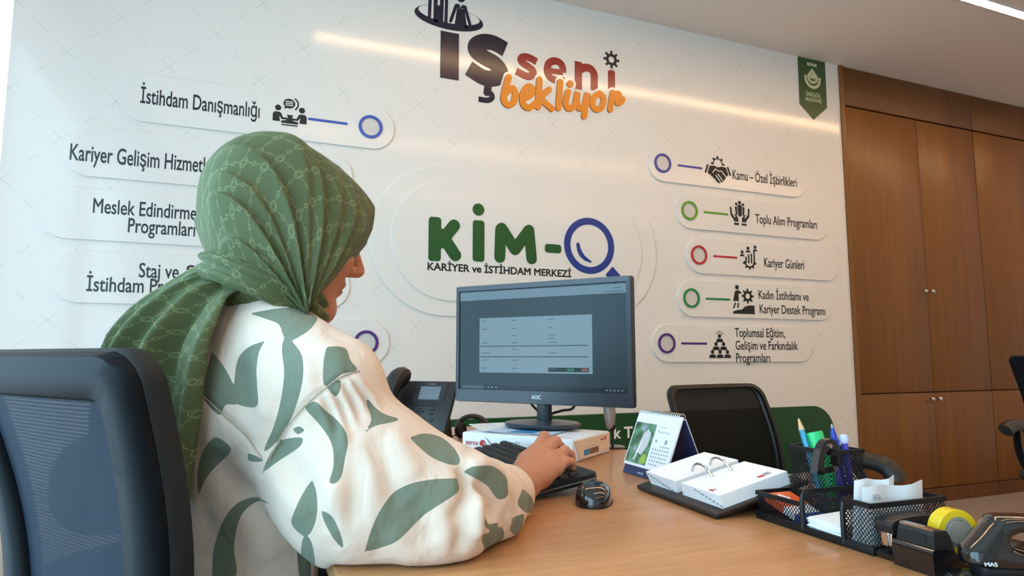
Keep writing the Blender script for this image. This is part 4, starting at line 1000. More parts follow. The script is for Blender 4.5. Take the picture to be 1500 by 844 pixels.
def pen(mat, tipm):
    def f(t2, Ln):
        b = MB(); b.lathe([(0, 0), (0.0040, 0.0), (0.0046, 0.004), (0.0046, Ln - 0.020), (0.0034, Ln - 0.010), (0.0014, Ln - 0.003), (0, Ln)], 16); b.build('barrel', mat, t2)
        b = MB(); b.cyl((0, 0, Ln - 0.008), (0, 0, Ln + 0.001), 0.0024, 0.0008, n=10); b.build('tip', tipm, t2)
        b = MB(); b.box((0.0056, 0, Ln - 0.036), (0.0016, 0.003, 0.030), bevel=0.0005); b.build('clip', mat, t2)
    return f
leaning('pen', 'blue ballpoint pen standing upright beside the turquoise pencil', 'pen', (0.0665, 0.100, 0.006), (0.058, 0.086, 0.134), pen(M['pen_blue'], M['silver']))
leaning('pen', 'violet pen low inside the mesh pen cup', 'pen', (0.0685, 0.090, 0.006), (0.0685, 0.082, 0.078), pen(M['violet_p'], M['silver']))
leaning('pen', 'pen with round pale lilac top rising behind the staple remover', 'pen', (0.0665, 0.113, 0.006), (0.064, 0.100, 0.120), lambda t2, Ln: [MB.build(b_, n_, m_, t2) for b_, n_, m_ in [(lambda q: (q.lathe([(0, 0), (0.0045, 0), (0.0045, Ln - 0.012), (0, Ln - 0.012)], 14), q)[1])(MB()) + () if False else ((lambda q: (q.lathe([(0, 0), (0.0045, 0), (0.0045, Ln - 0.012), (0.001, Ln - 0.011)], 14), q)[1])(MB()), 'barrel', M['violet_p']), ((lambda q: (q.lathe([(0, Ln - 0.014), (0.0062, Ln - 0.011), (0.0070, Ln - 0.006), (0.005, Ln), (0, Ln + 0.001)], 16), q)[1])(MB()), 'round_top', M['pale_p'])]])
# staple remover hooked over the rim
t2 = in_org('staple_remover', 'black staple remover hooked over the rim of the pen cup', 'staple remover', 0.070, 0.058, 0.084); t2.scale = (1.0, 1.0, 1.0)
VZ = Matrix(((0, 0, 1, 0), (1, 0, 0, 0), (0, 1, 0, 0), (0, 0, 0, 1)))
arch = spl([(-0.021, -0.012), (-0.016, 0.010), (-0.007, 0.027), (0.005, 0.033), (0.016, 0.029), (0.022, 0.014), (0.022, -0.004)], 5)
inn_ = spl([(-0.009, -0.015), (-0.007, 0.004), (-0.001, 0.016), (0.006, 0.020), (0.012, 0.017), (0.016, 0.008), (0.016, -0.004)], 5)
b = MB(); b.prism(arch + list(reversed(inn_)), -0.006, 0.006, VZ); b.build('lever', M['black_gloss'], t2)
b = MB(); b.prism(spl([(-0.014, -0.008), (-0.004, 0.020), (0.006, 0.026), (0.010, 0.012), (0.004, -0.004)], 4), -0.012, -0.007, VZ); b.build('jaw', M['frame_grey'], t2)
b = MB(); b.cyl((-0.013, 0.004, 0.024), (0.008, 0.004, 0.024), 0.003); b.build('hinge_pin', M['chrome'], t2)

# ------------------------------------------------------------------ stapler, tape dispenser, hole punch at the front right
t = thing('stapler', 'black stapler with chrome mouth squeezed beside the mesh organizer', 'stapler', (0.688, 0.5515, DZ), math.radians(-1.6))
PXZ = Matrix(((1, 0, 0, 0), (0, 0, -1, 0), (0, 1, 0, 0), (0, 0, 0, 1)))
b = MB(); b.prism(spl([(-0.004, 0.0), (-0.004, 0.008), (0.04, 0.012), (0.115, 0.012), (0.12, 0.004), (0.118, 0.0)], 4), -0.011, 0.011, PXZ); b.build('base', M['black_gloss'], t)
b = MB(); b.prism(spl([(-0.004, 0.030), (-0.005, 0.041), (0.010, 0.046), (0.06, 0.046), (0.11, 0.030), (0.118, 0.016), (0.108, 0.014), (0.06, 0.026), (0.012, 0.030)], 4), -0.0115, 0.0115, PXZ); b.build('arm', M['black'], t)
b = MB(); b.box((0.004, 0, 0.0235), (0.013, 0.015, 0.016), bevel=0.001); b.box((-0.0026, 0, 0.0235), (0.002, 0.006, 0.016)); b.build('mouth', M['chrome'], t)
b = MB(); b.box((0.062, 0, 0.020), (0.10, 0.013, 0.008), bevel=0.001); b.build('magazine', M['chrome'], t)

M['tape'] = pmat('yellow_tape', (234, 196, 30), 0.22, coat=0.4); M['tape_edge'] = pmat('pale_yellow_tape_edge', (236, 214, 110), 0.4); M['core'] = pmat('grey_plastic_core', (150, 142, 132), 0.35)
t = thing('tape_dispenser', 'black tape dispenser holding a yellow roll, between stapler and hole punch', 'tape dispenser', (0.676, 0.512, DZ), math.radians(-3))
def tape_side(x): return x
b = MB(); b.prism(spl([(0.0, 0.0), (-0.002, 0.024), (0.006, 0.028), (0.03, 0.024), (0.042, 0.010), (0.085, 0.010), (0.10, 0.016), (0.135, 0.024), (0.142, 0.020), (0.142, 0.0)], 4), -0.0245, 0.0245, PXZ); b.build('base', M['black_gloss'], t)
b = MB()
rows = [[(x, y, z) for x, y, z in ((a0, -w, z), (a1, -w, z), (a1, w, z), (a0, w, z))] for a0, a1, w, z in ((0.003, 0.032, 0.0235, 0.023), (0.005, 0.028, 0.0215, 0.040), (0.007, 0.024, 0.0205, 0.045))]
b.grid(rows, closed_u=True); b.f.append((8, 9, 10, 11)); b.build('cutter_tower', M['black'], t, smooth=0)
b = MB(); b.prism([(-0.015, 0.026), (0.013, 0.026), (0.012, 0.041), (-0.013, 0.041)], 0, 0.0006, Matrix(((0, 0, -1, 0.0045), (-1, 0, 0, 0), (0, 1, 0, 0), (0, 0, 0, 1)))); b.build('front_panel', M['soft_black'], t, smooth=0)
b = MB(); b.box((0.010, 0, 0.0462), (0.008, 0.040, 0.0022)); b.build('cutter_blade', M['chrome'], t)
for y in (-0.020, 0.020):
    b = MB(); b.prism(spl([(0.048, 0.016), (0.058, 0.030), (0.070, 0.037), (0.082, 0.030), (0.096, 0.018)], 5), y - 0.002, y + 0.002, PXZ); b.build('roll_cheek', M['black'], t)
t2 = thing('tape_roll', 'translucent yellow roll of adhesive tape sitting in the black dispenser', 'tape roll', (0.676 + 0.062, 0.512 - 0.002, DZ + 0.037), math.radians(-16))
RT = Matrix.Rotation(PI / 2, 4, 'X')
b = MB(); b.lathe([(0.0165, -0.0085), (0.0235, -0.0085), (0.0240, -0.008), (0.0240, 0.008), (0.0235, 0.0085), (0.0165, 0.0085), (0.0165, -0.0085)], 48, RT); b.build('tape', M['tape'], t2)
b = MB(); b.lathe([(0.0165, -0.0088), (0.0215, -0.0088), (0.0215, -0.0086), (0.0165, -0.0086)], 48, RT); b.build('tape_side', M['tape_edge'], t2)
b = MB(); b.lathe([(0.0135, -0.009), (0.0164, -0.009), (0.0164, 0.009), (0.0135, 0.009), (0.0135, -0.009)], 40, RT); b.build('core', M['core'], t2)
b = MB(); b.cyl((0, -0.0105, 0), (0, 0.0105, 0), 0.0130, n=30); b.build('hub', M['core'], t2)

t = thing('hole_punch', 'large glossy black hole punch in the near right corner', 'hole punch', (0.672, 0.452, DZ), math.radians(-26))
b = MB(); b.box((0.085, 0.010, 0.006), (0.19, 0.046, 0.012), bevel=0.005); b.build('base', M['black_gloss'], t)
b = MB(); b.box((0.085, 0.014, 0.018), (0.14, 0.028, 0.016), bevel=0.005); b.build('punch_body', M['black'], t)
outer = spl([(0.004, 0.024), (0.004, 0.034), (0.016, 0.045), (0.034, 0.061), (0.046, 0.068), (0.10, 0.067), (0.16, 0.062), (0.178, 0.053), (0.180, 0.030), (0.172, 0.021), (0.09, 0.019), (0.02, 0.019)], 4)
cx_, cz_ = 0.090, 0.045
inner = []
for p in outer:
    a = math.atan2((p[1] - cz_) / 0.36, p[0] - cx_); c_, s_2 = math.cos(a), math.sin(a)
    inner.append((cx_ + 0.042 * math.copysign(abs(c_) ** 0.7, c_), cz_ + 0.0105 * math.copysign(abs(s_2) ** 0.8, s_2)))
rows = []
for (o_s, i_s, yy, cap) in ((0, 0, 0, 0),):
    pass
def loop(src, dst, k, y): return [((1 - k) * p[0] + k * q[0], y + 0.22 * (((1 - k) * p[1] + k * q[1]) - 0.03), (1 - k) * p[1] + k * q[1]) for p, q in zip(src, dst)]
rows = [loop(outer, inner, 0.0, 0.012), loop(outer, inner, 0.04, 0.002), loop(outer, inner, 0.16, -0.002), loop(outer, inner, 0.80, -0.002), loop(outer, inner, 0.95, 0.001), loop(outer, inner, 1.0, 0.008), loop(outer, inner, 1.0, 0.020), loop(outer, inner, 0.9, 0.028), loop(outer, inner, 0.1, 0.028), loop(outer, inner, 0.0, 0.020)]
b = MB(); b.grid(rows, closed_u=True, closed_v=True); b.build('lever_handle', M['black_gloss'], t, smooth=180)
b = MB(); b.prism([(0.012, 0.028), (0.020, 0.037), (0.038, 0.058), (0.040, 0.055), (0.028, 0.032)], -0.0005, 0.0005, Matrix(((1, 0, 0, 0), (0, 0.22, -1, -0.0088), (0, 1, 0, 0), (0, 0, 0, 1)))); b.build('side_recess', M['soft_black'], t, smooth=0)
lettering('brand_lettering', 'MAS', 0.0034, M['silver_print'], t, Matrix(((1, 0, 0, 0.014), (0, 0.22, -1, -0.0048), (0, 1, 0, 0.0245), (0, 0, 0, 1))), width=0.012, bold=0.02, depth=0.0006)
b = MB(); b.cyl((0.055, 0.014, 0.024), (0.055, 0.014, 0.036), 0.005); b.cyl((0.135, 0.014, 0.024), (0.135, 0.014, 0.036), 0.005); b.build('punch_pins', M['chrome'], t)

# ------------------------------------------------------------------ office chairs
def net_mat(name, col, see, rough=0.5):
    """woven back netting: dense cloth with rows of fine holes"""
    m = bpy.data.materials.new(name); m.use_nodes = True; nt = m.node_tree; b = nt.nodes['Principled BSDF']
    b.inputs['Base Color'].default_value = (*lin(col), 1); b.inputs['Roughness'].default_value = rough; b.inputs['Specular IOR Level'].default_value = 0.25
    out = nt.nodes['Material Output']; tr = N(nt, 'ShaderNodeBsdfTransparent'); mx = N(nt, 'ShaderNodeMixShader')
    tc = N(nt, 'ShaderNodeTexCoord'); w = N(nt, 'ShaderNodeTexWave'); w.bands_direction = 'Z'; w.inputs['Scale'].default_value = 70; w.inputs['Distortion'].default_value = 0.4; w.inputs['Detail'].default_value = 1
    nt.links.new(tc.outputs['Object'], w.inputs['Vector'])
    f = mth(nt, 'MULTIPLY', mth(nt, 'GREATER_THAN', w.outputs['Fac'], 0.5), see * 2)
    nt.links.new(f, mx.inputs[0]); nt.links.new(b.outputs[0], mx.inputs[1]); nt.links.new(tr.outputs[0], mx.inputs[2]); nt.links.new(mx.outputs[0], out.inputs[0])
    bp = N(nt, 'ShaderNodeBump'); bp.inputs['Strength'].default_value = 0.07; bp.inputs['Distance'].default_value = 0.001
    nt.links.new(w.outputs['Fac'], bp.inputs['Height']); nt.links.new(bp.outputs[0], b.inputs['Normal'])
    return m
M['net_blue'] = net_mat('blue_grey_netting', (24, 34, 50), 0.05, 0.7)
M['net_black'] = net_mat('black_netting', (6, 6, 6), 0.03, 0.8)
M['chair_frame'] = pmat('slate_grey_plastic', (9, 15, 22), 0.55, spec=0.2)
M['chair_edge'] = pmat('black_rubber_edge', (18, 18, 20), 0.6, bump=(300, 0.3))
M['chair_cloth'] = pmat('black_seat_cloth', (24, 25, 28), 0.85, bump=(500, 0.3))

def make_chair(name, label, w_top, w_bot, z_top, z_bot, rail_w, rail_t, recline, net, frame_m, edge_m, bow=0.035, corner=0.05, arms=True, seat_y=0.26, arm_y=0.0, arm_z=0.0):
    """local frame: x to the right, y forward (where the sitter looks), z up; the backrest top sits above the origin"""
    t = thing(name, label, 'office chair')
    H_ = z_top - z_bot; n = 44
    def outline(ins):
        out = []
        base = rrect(-1, 0, 1, 1, 0.0001, 1)
        hw_t, hw_b = w_top / 2 - ins, w_bot / 2 - ins
        pts = []
        r = max(corner - ins * 0.6, 0.012)
        zt, zb = z_top - ins * 0.85, z_bot + ins * 0.85
        for cx, cz, a0 in ((1, zt, 0), (-1, zt, PI / 2), (-1, zb, PI), (1, zb, 1.5 * PI)):
            hw = hw_t if cz > (z_top + z_bot) / 2 else hw_b
            ccx = cx * (hw - r); ccz = cz - r if cz > (z_top + z_bot) / 2 else cz + r
            for k in range(9): a = a0 + PI / 2 * k / 8; pts.append((ccx + r * math.cos(a), ccz + r * math.sin(a)))
        res = []
        for i in range(len(pts)):      # add points along the straight sides
            p, q = pts[i], pts[(i + 1) % len(pts)]
            d = math.hypot(q[0] - p[0], q[1] - p[1]); m = max(1, int(d / 0.03))
            res += [(p[0] + (q[0] - p[0]) * k / m, p[1] + (q[1] - p[1]) * k / m) for k in range(m)]
        return res
    def place(x, z, dy):
        s = (z_top - z) / H_
        y = math.tan(recline) * (z_top - z) + bow * (x / (w_top / 2)) ** 2 - 0.035 * math.sin(PI * min(max(s, 0), 1)) * -1 + dy
        return (x, y, z)
    oo = outline(0.0); m = len(oo)
    def resample(src, m):
        L_ = [0]; P = src + [src[0]]
        for a, b_ in zip(P[:-1], P[1:]): L_.append(L_[-1] + math.hypot(b_[0] - a[0], b_[1] - a[1]))
        out = []
        j = 0
        for k in range(m):
            s = L_[-1] * k / m
            while L_[j + 1] < s: j += 1
            f = (s - L_[j]) / max(1e-9, L_[j + 1] - L_[j]); out.append((P[j][0] + (P[j + 1][0] - P[j][0]) * f, P[j][1] + (P[j + 1][1] - P[j][1]) * f))
        return out
    M_ = 120
    lo = {ins: resample(outline(ins), M_) for ins in (0.0, 0.006, rail_w * 0.5, rail_w - 0.006, rail_w)}
    T2 = rail_t / 2
    rows = [[place(x, z, dy) for x, z in lo[i]] for i, dy in ((0.0, 0.0), (0.004 if False else 0.006, -T2), (rail_w * 0.5, -T2 * 1.15), (rail_w - 0.006, -T2), (rail_w, -T2 * 0.3), (rail_w, T2 * 0.5), (rail_w - 0.006, T2), (0.006, T2))]
    b = MB(); b.grid(rows, closed_u=True, closed_v=True); b.build('backrest_frame', frame_m, t, smooth=60)
    # soft black edge wrapping the front of the frame
    lo2 = {ins: resample(outline(ins), M_) for ins in (-0.004, 0.0, 0.012)}
    rows = [[place(x, z, dy) for x, z in lo2[i]] for i, dy in ((0.0, 0.002), (-0.004, T2 * 0.6), (-0.004, T2 + 0.010), (0.012, T2 + 0.014), (0.012, T2 + 0.002))]
    b = MB(); b.grid(rows, closed_u=True, closed_v=True); b.build('edge_trim', edge_m, t, smooth=60)
    # netting
    rows = []
    inn = lo[rail_w]
    for k in range(10):
        s = 1 - k / 9 * 0.999
        rows.append([place(x * s, (z - (z_top + z_bot) / 2) * s + (z_top + z_bot) / 2, T2 * 0.1 + 0.004 * (1 - s)) for x, z in inn])
    b = MB(); b.grid(rows, closed_u=True); b.build('backrest_netting', net, t, smooth=180)
    # spine, seat, arms, base
    b = MB(); yb = math.tan(recline) * (z_top - z_bot)
    b.tube(catmull([(0, yb + 0.01, z_bot + 0.05), (0, yb - 0.02, z_bot - 0.02), (0, yb + 0.06, 0.40), (0, seat_y, 0.395)], 8), 0.025, 10, flat=0.6); b.build('back_support', frame_m, t)
    sy = seat_y
    rows = []
    for ins, z in ((0.05, 0.405), (0.01, 0.415), (0.0, 0.435), (0.008, 0.458), (0.04, 0.470), (0.12, 0.474), (0.2, 0.475)):
        rows.append([(x, y + sy, z - 0.02 * max(0, y / 0.24) ** 3) for x, y in rrect(-0.245 + ins, -0.24 + ins, 0.245 - ins, 0.24 - ins, 0.09, 8)])
    b = MB(); b.grid(rows, closed_u=True); k = len(rows[0]); b.f.append(tuple(reversed(range(k)))); b.f.append(tuple(range(6 * k, 7 * k))); b.build('seat', M['chair_cloth'], t, smooth=60)
    if arms:
        for s in (-1, 1):
            b = MB(); b.tube(catmull([(s * 0.20, sy + 0.05, 0.41), (s * 0.275, sy + 0.05 + arm_y * 0.5, 0.43), (s * 0.30, sy + 0.03 + arm_y, 0.52), (s * 0.295, sy + arm_y, 0.625 + arm_z)], 8), 0.016, 10); a = b.build('armrest', frame_m, t)
            b = MB(); b.tube(catmull([(s * 0.295, sy - 0.13 + arm_y * 0.5, 0.630 + arm_z), (s * 0.298, sy - 0.06 + arm_y, 0.645 + arm_z), (s * 0.298, sy + 0.06 + arm_y, 0.645 + arm_z), (s * 0.294, sy + 0.12 + arm_y, 0.632 + arm_z), (s * 0.290, sy + 0.15 + arm_y, 0.590 + arm_z)], 8), 0.022, 12, flat=1.5); b.build('arm_pad', M['black'], a)
    b = MB(); b.cyl((0, sy, 0.10), (0, sy, 0.24), 0.028); b.cyl((0, sy, 0.24), (0, sy, 0.40), 0.016); b.box((0, sy, 0.396), (0.16, 0.20, 0.025), bevel=0.006); b.build('gas_lift', M['soft_black'], t)
    for i in range(5):
        a = 2 * PI * i / 5 + 0.3; c_, s_3 = math.cos(a), math.sin(a)
        b = MB(); b.tube([(0.02 * c_, sy + 0.02 * s_3, 0.105), (0.16 * c_, sy + 0.16 * s_3, 0.092), (0.29 * c_, sy + 0.29 * s_3, 0.072)], [0.022, 0.019, 0.014], 10, flat=0.8); lg = b.build('base_leg', M['black'], t)
        b = MB()
        for q in (-0.013, 0.013): b.cyl((0.29 * c_ - q * s_3 - 0.009 * s_3, sy + 0.29 * s_3 + q * c_ + 0.009 * c_, 0.028), (0.29 * c_ - q * s_3 + 0.009 * s_3, sy + 0.29 * s_3 + q * c_ - 0.009 * c_, 0.028), 0.028, n=18)
        b.cyl((0.29 * c_, sy + 0.29 * s_3, 0.03), (0.29 * c_, sy + 0.29 * s_3, 0.075), 0.008); b.build('caster', M['soft_black'], lg)
    return t
def copy_tree(o, parent=None):
    c = o.copy(); C.objects.link(c)
    if parent: c.parent = parent
    for ch in list(o.children): copy_tree(ch, c)
    return c
ch = make_chair('office_chair', 'slate grey netting office chair occupied by the seated woman, at lower left', 0.445, 0.33, 0.985, 0.52, 0.058, 0.028, math.radians(8), M['net_blue'], M['chair_frame'], M['chair_edge'], bow=0.012, corner=0.028)
ch.location = (-0.236, 0.868, 0); ch.rotation_euler = (0, 0, math.radians(-56))
c2 = copy_tree(ch)
c2['label'] = 'dark grey office chair cut off by the right edge, in front of the cabinets'
c2.location = (3.30, 1.72, 0); c2.rotation_euler = (0, 0, math.radians(-78))
vc = make_chair('visitor_chair', 'black netting visitor chair behind the diary, in front of the green band', 0.50, 0.52, 0.87, 0.42, 0.018, 0.022, math.radians(11), M['net_black'], M['black'], M['chair_edge'], bow=0.03, corner=0.05, arm_y=0.15, arm_z=-0.03)
vc.location = (1.675, 2.10, 0); vc.rotation_euler = (0, 0, math.radians(-172))

# ------------------------------------------------------------------ seated woman
V = lambda *a: np.array(a, float)
def smin(a, b, k):
    h = np.clip(0.5 + 0.5 * (b - a) / k, 0, 1); return b + (a - b) * h - k * h * (1 - h)
def smax(a, b, k): return -smin(-a, -b, k)
def f_cone(P, a, b, r1, r2):
    ab = b - a; t = np.clip(((P - a) @ ab) / (ab @ ab), 0, 1)
    return np.linalg.norm(P - a - t[:, None] * ab, axis=1) - (r1 + (r2 - r1) * t)
def f_ell(P, c, R, rad):
    q = (P - c) @ R; k0 = np.linalg.norm(q / rad, axis=1); k1 = np.linalg.norm(q / (rad ** 2), axis=1)
    return k0 * (k0 - 1.0) / np.maximum(k1, 1e-9)
def f_box(P, lo, hi):
    c, h = (lo + hi) / 2, (hi - lo) / 2; q = np.abs(P - c) - h
    return np.linalg.norm(np.maximum(q, 0), axis=1) + np.minimum(q.max(axis=1), 0)
def nets(f, lo, hi, h):
    """surface of f = 0 as a quad mesh (naive surface nets, far blocks skipped)"""
    B = 8; n = np.maximum(1, np.ceil((hi - lo) / h / B)).astype(int)
    dims = n * B + 1; vals = np.ones(dims, np.float32)
    ci = np.stack(np.meshgrid(*[np.arange(k) for k in n], indexing='ij'), -1).reshape(-1, 3)
    cen = lo + (ci + 0.5) * B * h; d = f(cen); rad = B * h * 0.87 * 1.9 + 0.01
    off = np.stack(np.meshgrid(*[np.arange(B + 1)] * 3, indexing='ij'), -1).reshape(-1, 3)
    for c, dv in zip(ci[d <= -rad], d[d <= -rad]): vals[c[0] * B:c[0] * B + B + 1, c[1] * B:c[1] * B + B + 1, c[2] * B:c[2] * B + B + 1] = -1
    near = ci[np.abs(d) < rad]
    for s in range(0, len(near), 200):
        ch_ = near[s:s + 200]; P = lo + ((ch_[:, None, :] * B + off[None]) * h).reshape(-1, 3)
        v = f(P).reshape(len(ch_), B + 1, B + 1, B + 1)
        for c, q in zip(ch_, v): vals[c[0] * B:c[0] * B + B + 1, c[1] * B:c[1] * B + B + 1, c[2] * B:c[2] * B + B + 1] = q
    S = vals < 0; nx, ny, nz = dims - 1
    acc = np.zeros((nx, ny, nz, 3), np.float32); cnt = np.zeros((nx, ny, nz), np.float32)
    cs = [(i, j, k) for i in (0, 1) for j in (0, 1) for k in (0, 1)]
    sl = lambda A, c: A[c[0]:c[0] + nx, c[1]:c[1] + ny, c[2]:c[2] + nz]
    for a in cs:
        for ax in range(3):
            if a[ax] == 1: continue
            b_ = list(a); b_[ax] = 1; b_ = tuple(b_)
            va, vb = sl(vals, a), sl(vals, b_); m = sl(S, a) != sl(S, b_)
            t_ = np.where(m, va / np.where(m, va - vb, 1), 0)
            for q in range(3): acc[..., q] += np.where(m, a[q] + (t_ if q == ax else 0), 0)
            cnt += m
    act = cnt > 0; idx = -np.ones((nx, ny, nz), np.int64); idx[act] = np.arange(act.sum())
    I = np.argwhere(act); verts = lo + (I + acc[act] / cnt[act][:, None]) * h
    F = []
    for ax in range(3):
        u, w = (ax + 1) % 3, (ax + 2) % 3
        sh = [slice(0, None)] * 3
        A0 = [slice(None)] * 3; A1 = [slice(None)] * 3; A0[ax] = slice(0, -1); A1[ax] = slice(1, None)
        ch_ = S[tuple(A0)] != S[tuple(A1)]
        E_ = np.argwhere(ch_); E_ = E_[(E_[:, u] > 0) & (E_[:, w] > 0) & (E_[:, u] < dims[u] - 1) & (E_[:, w] < dims[w] - 1)]
        def cell(du, dw):
            c = E_.copy(); c[:, u] -= du; c[:, w] -= dw; return idx[c[:, 0], c[:, 1], c[:, 2]]
        q = np.stack([cell(1, 1), cell(0, 1), cell(0, 0), cell(1, 0)], 1)
        fl = ~S[E_[:, 0], E_[:, 1], E_[:, 2]]; q[fl] = q[fl][:, ::-1]; F.append(q)
    F = np.concatenate(F); F = F[(F >= 0).all(1)]
    return verts.astype(float), F
def vnormals(v, F):
    n = np.cross(v[F[:, 2]] - v[F[:, 0]], v[F[:, 3]] - v[F[:, 1]]); N_ = np.zeros_like(v)
    for k in range(4): np.add.at(N_, F[:, k], n)
    return N_ / np.maximum(np.linalg.norm(N_, axis=1), 1e-12)[:, None]
def relax(v, F, it, lam=0.5):
    for _ in range(it):
        s = np.zeros_like(v); c = np.zeros(len(v))
        for a, b_ in ((0, 1), (1, 2), (2, 3), (3, 0)):
            np.add.at(s, F[:, a], v[F[:, b_]]); np.add.at(s, F[:, b_], v[F[:, a]]); np.add.at(c, F[:, a], 1); np.add.at(c, F[:, b_], 1)
        v = v + lam * (s / np.maximum(c, 1)[:, None] - v)
    return v
def np_mesh(name, v, F, mat, parent, org, attrs=None, smooth=True):
    me = bpy.data.meshes.new(name); me.from_pydata((v - org).tolist(), [], F.tolist()); me.update()
    for k, a in (attrs or {}).items():
        if a.ndim == 1: at = me.attributes.new(k, 'FLOAT', 'POINT'); at.data.foreach_set('value', a.astype(np.float32))
        else: at = me.attributes.new(k, 'FLOAT_VECTOR', 'POINT'); at.data.foreach_set('vector', a.astype(np.float32).ravel())
    if smooth: me.shade_smooth()
    me.materials.append(mat); o = bpy.data.objects.new(name, me); C.objects.link(o); o.parent = parent; return o

ORG = V(-0.03, 1.02, 0.0)
UP = V(0, 0, 1)
a_ = math.radians(62); fw, rt = V(math.sin(a_), math.cos(a_), 0), V(math.cos(a_), -math.sin(a_), 0)
RT_ = np.stack([fw, rt, UP], 1)                                  # torso axes
ha = math.radians(77); tl = math.radians(17)
hf0, hr = V(math.sin(ha), math.cos(ha), 0), V(math.cos(ha), -math.sin(ha), 0)
hf = hf0 * math.cos(tl) - UP * math.sin(tl); hu = UP * math.cos(tl) + hf0 * math.sin(tl)
RH = np.stack([hf, hr, hu], 1)
HC = V(0.052, 0.955, 1.160)
HS = 0.97
hp = lambda f, r, u: HC + RH @ (V(f, r, u) * HS)
NB, PV, MID = V(0.012, 0.955, 1.0), V(-0.02, 1.045, 0.555), V(0.0, 1.01, 0.76)
SR, SL_ = V(0.095, 0.815, 0.945), V(-0.055, 1.10, 0.945)
ER, WR = V(0.215, 0.745, 0.797), V(0.396, 0.941, 0.784)
EL, WL = V(0.075, 1.265, 0.80), V(0.245, 1.235, 0.79)
MCP = [V(0.455, 1.022, 0.820), V(0.467, 1.012, 0.817), V(0.474, 0.994, 0.809), V(0.475, 0.977, 0.799)]
PIP = [V(0.484, 1.046, 0.842), V(0.501, 1.035, 0.834), V(0.508, 1.015, 0.820), V(0.501, 0.994, 0.806)]
DIP = [V(0.499, 1.060, 0.826), V(0.518, 1.047, 0.820), V(0.524, 1.025, 0.811), V(0.513, 1.001, 0.803)]
TIP = [V(0.506, 1.067, 0.796), V(0.525, 1.052, 0.796), V(0.530, 1.030, 0.795), V(0.518, 1.004, 0.793)]
FR_ = [0.0088, 0.0092, 0.0088, 0.0078]
def f_hand(P, W, mcp, pip, dip, tip, thumb, el):
    d = f_cone(P, W + (el - W) * 0.35, W, 0.027, 0.0235)
    for m, r in zip(mcp, (0.0135, 0.014, 0.0135, 0.0125)): d = smin(d, f_cone(P, W + (m - W) * 0.12, m, 0.0185, r), 0.014)
    d = smin(d, f_cone(P, W + (mcp[0] - W) * 0.45, W + (mcp[3] - W) * 0.55, 0.016, 0.016), 0.015)
    th = f_cone(P, thumb[0], thumb[1], 0.015, 0.0115); th = smin(th, f_cone(P, thumb[1], thumb[2], 0.0112, 0.0092), 0.006)
    d = smin(d, th, 0.012)
    for m, p, q, t_, r in zip(mcp, pip, dip, tip, FR_):
        g_ = smin(f_cone(P, m, p, r * 1.12, r * 1.03), f_cone(P, p, q, r * 1.03, r * 0.95), 0.004); g_ = smin(g_, f_cone(P, q, t_, r * 0.95, r * 0.82), 0.004)
        d = smin(d, g_, 0.0055)
    return d
THR = [V(0.412, 0.972, 0.800), V(0.437, 1.024, 0.808), V(0.466, 1.052, 0.806)]
# left hand: the right hand's shape mirrored and laid on the desk edge
lf = V(0.92, -0.38, 0); ls = V(0.38, 0.92, 0)
def lh(a, b_, c): return WL + lf * a + ls * b_ + UP * c
LM = [lh(0.085, -0.026, 0.012), lh(0.089, -0.008, 0.014), lh(0.085, 0.011, 0.010), lh(0.077, 0.027, 0.004)]
LP = [lh(0.126, -0.031, 0.014), lh(0.133, -0.009, 0.016), lh(0.127, 0.013, 0.012), lh(0.110, 0.031, 0.004)]
LD = [lh(0.146, -0.032, 0.002), lh(0.156, -0.009, 0.003), lh(0.148, 0.014, 0.0), lh(0.127, 0.033, -0.008)]
LT = [lh(0.160, -0.032, -0.016), lh(0.171, -0.009, -0.016), lh(0.162, 0.014, -0.018), lh(0.139, 0.034, -0.022)]
LTH = [lh(0.020, -0.028, -0.002), lh(0.058, -0.052, -0.008), lh(0.088, -0.060, -0.018)]
HIPL, HIPR = PV - rt * 0.085, PV + rt * 0.085
KNL, KNR = HIPL + fw * 0.42 + V(0, 0, -0.03), HIPR + fw * 0.42 + V(0, 0, -0.03)
ANL, ANR = KNL + fw * 0.03 + V(0, 0, -0.43), KNR + fw * 0.03 + V(0, 0, -0.43)
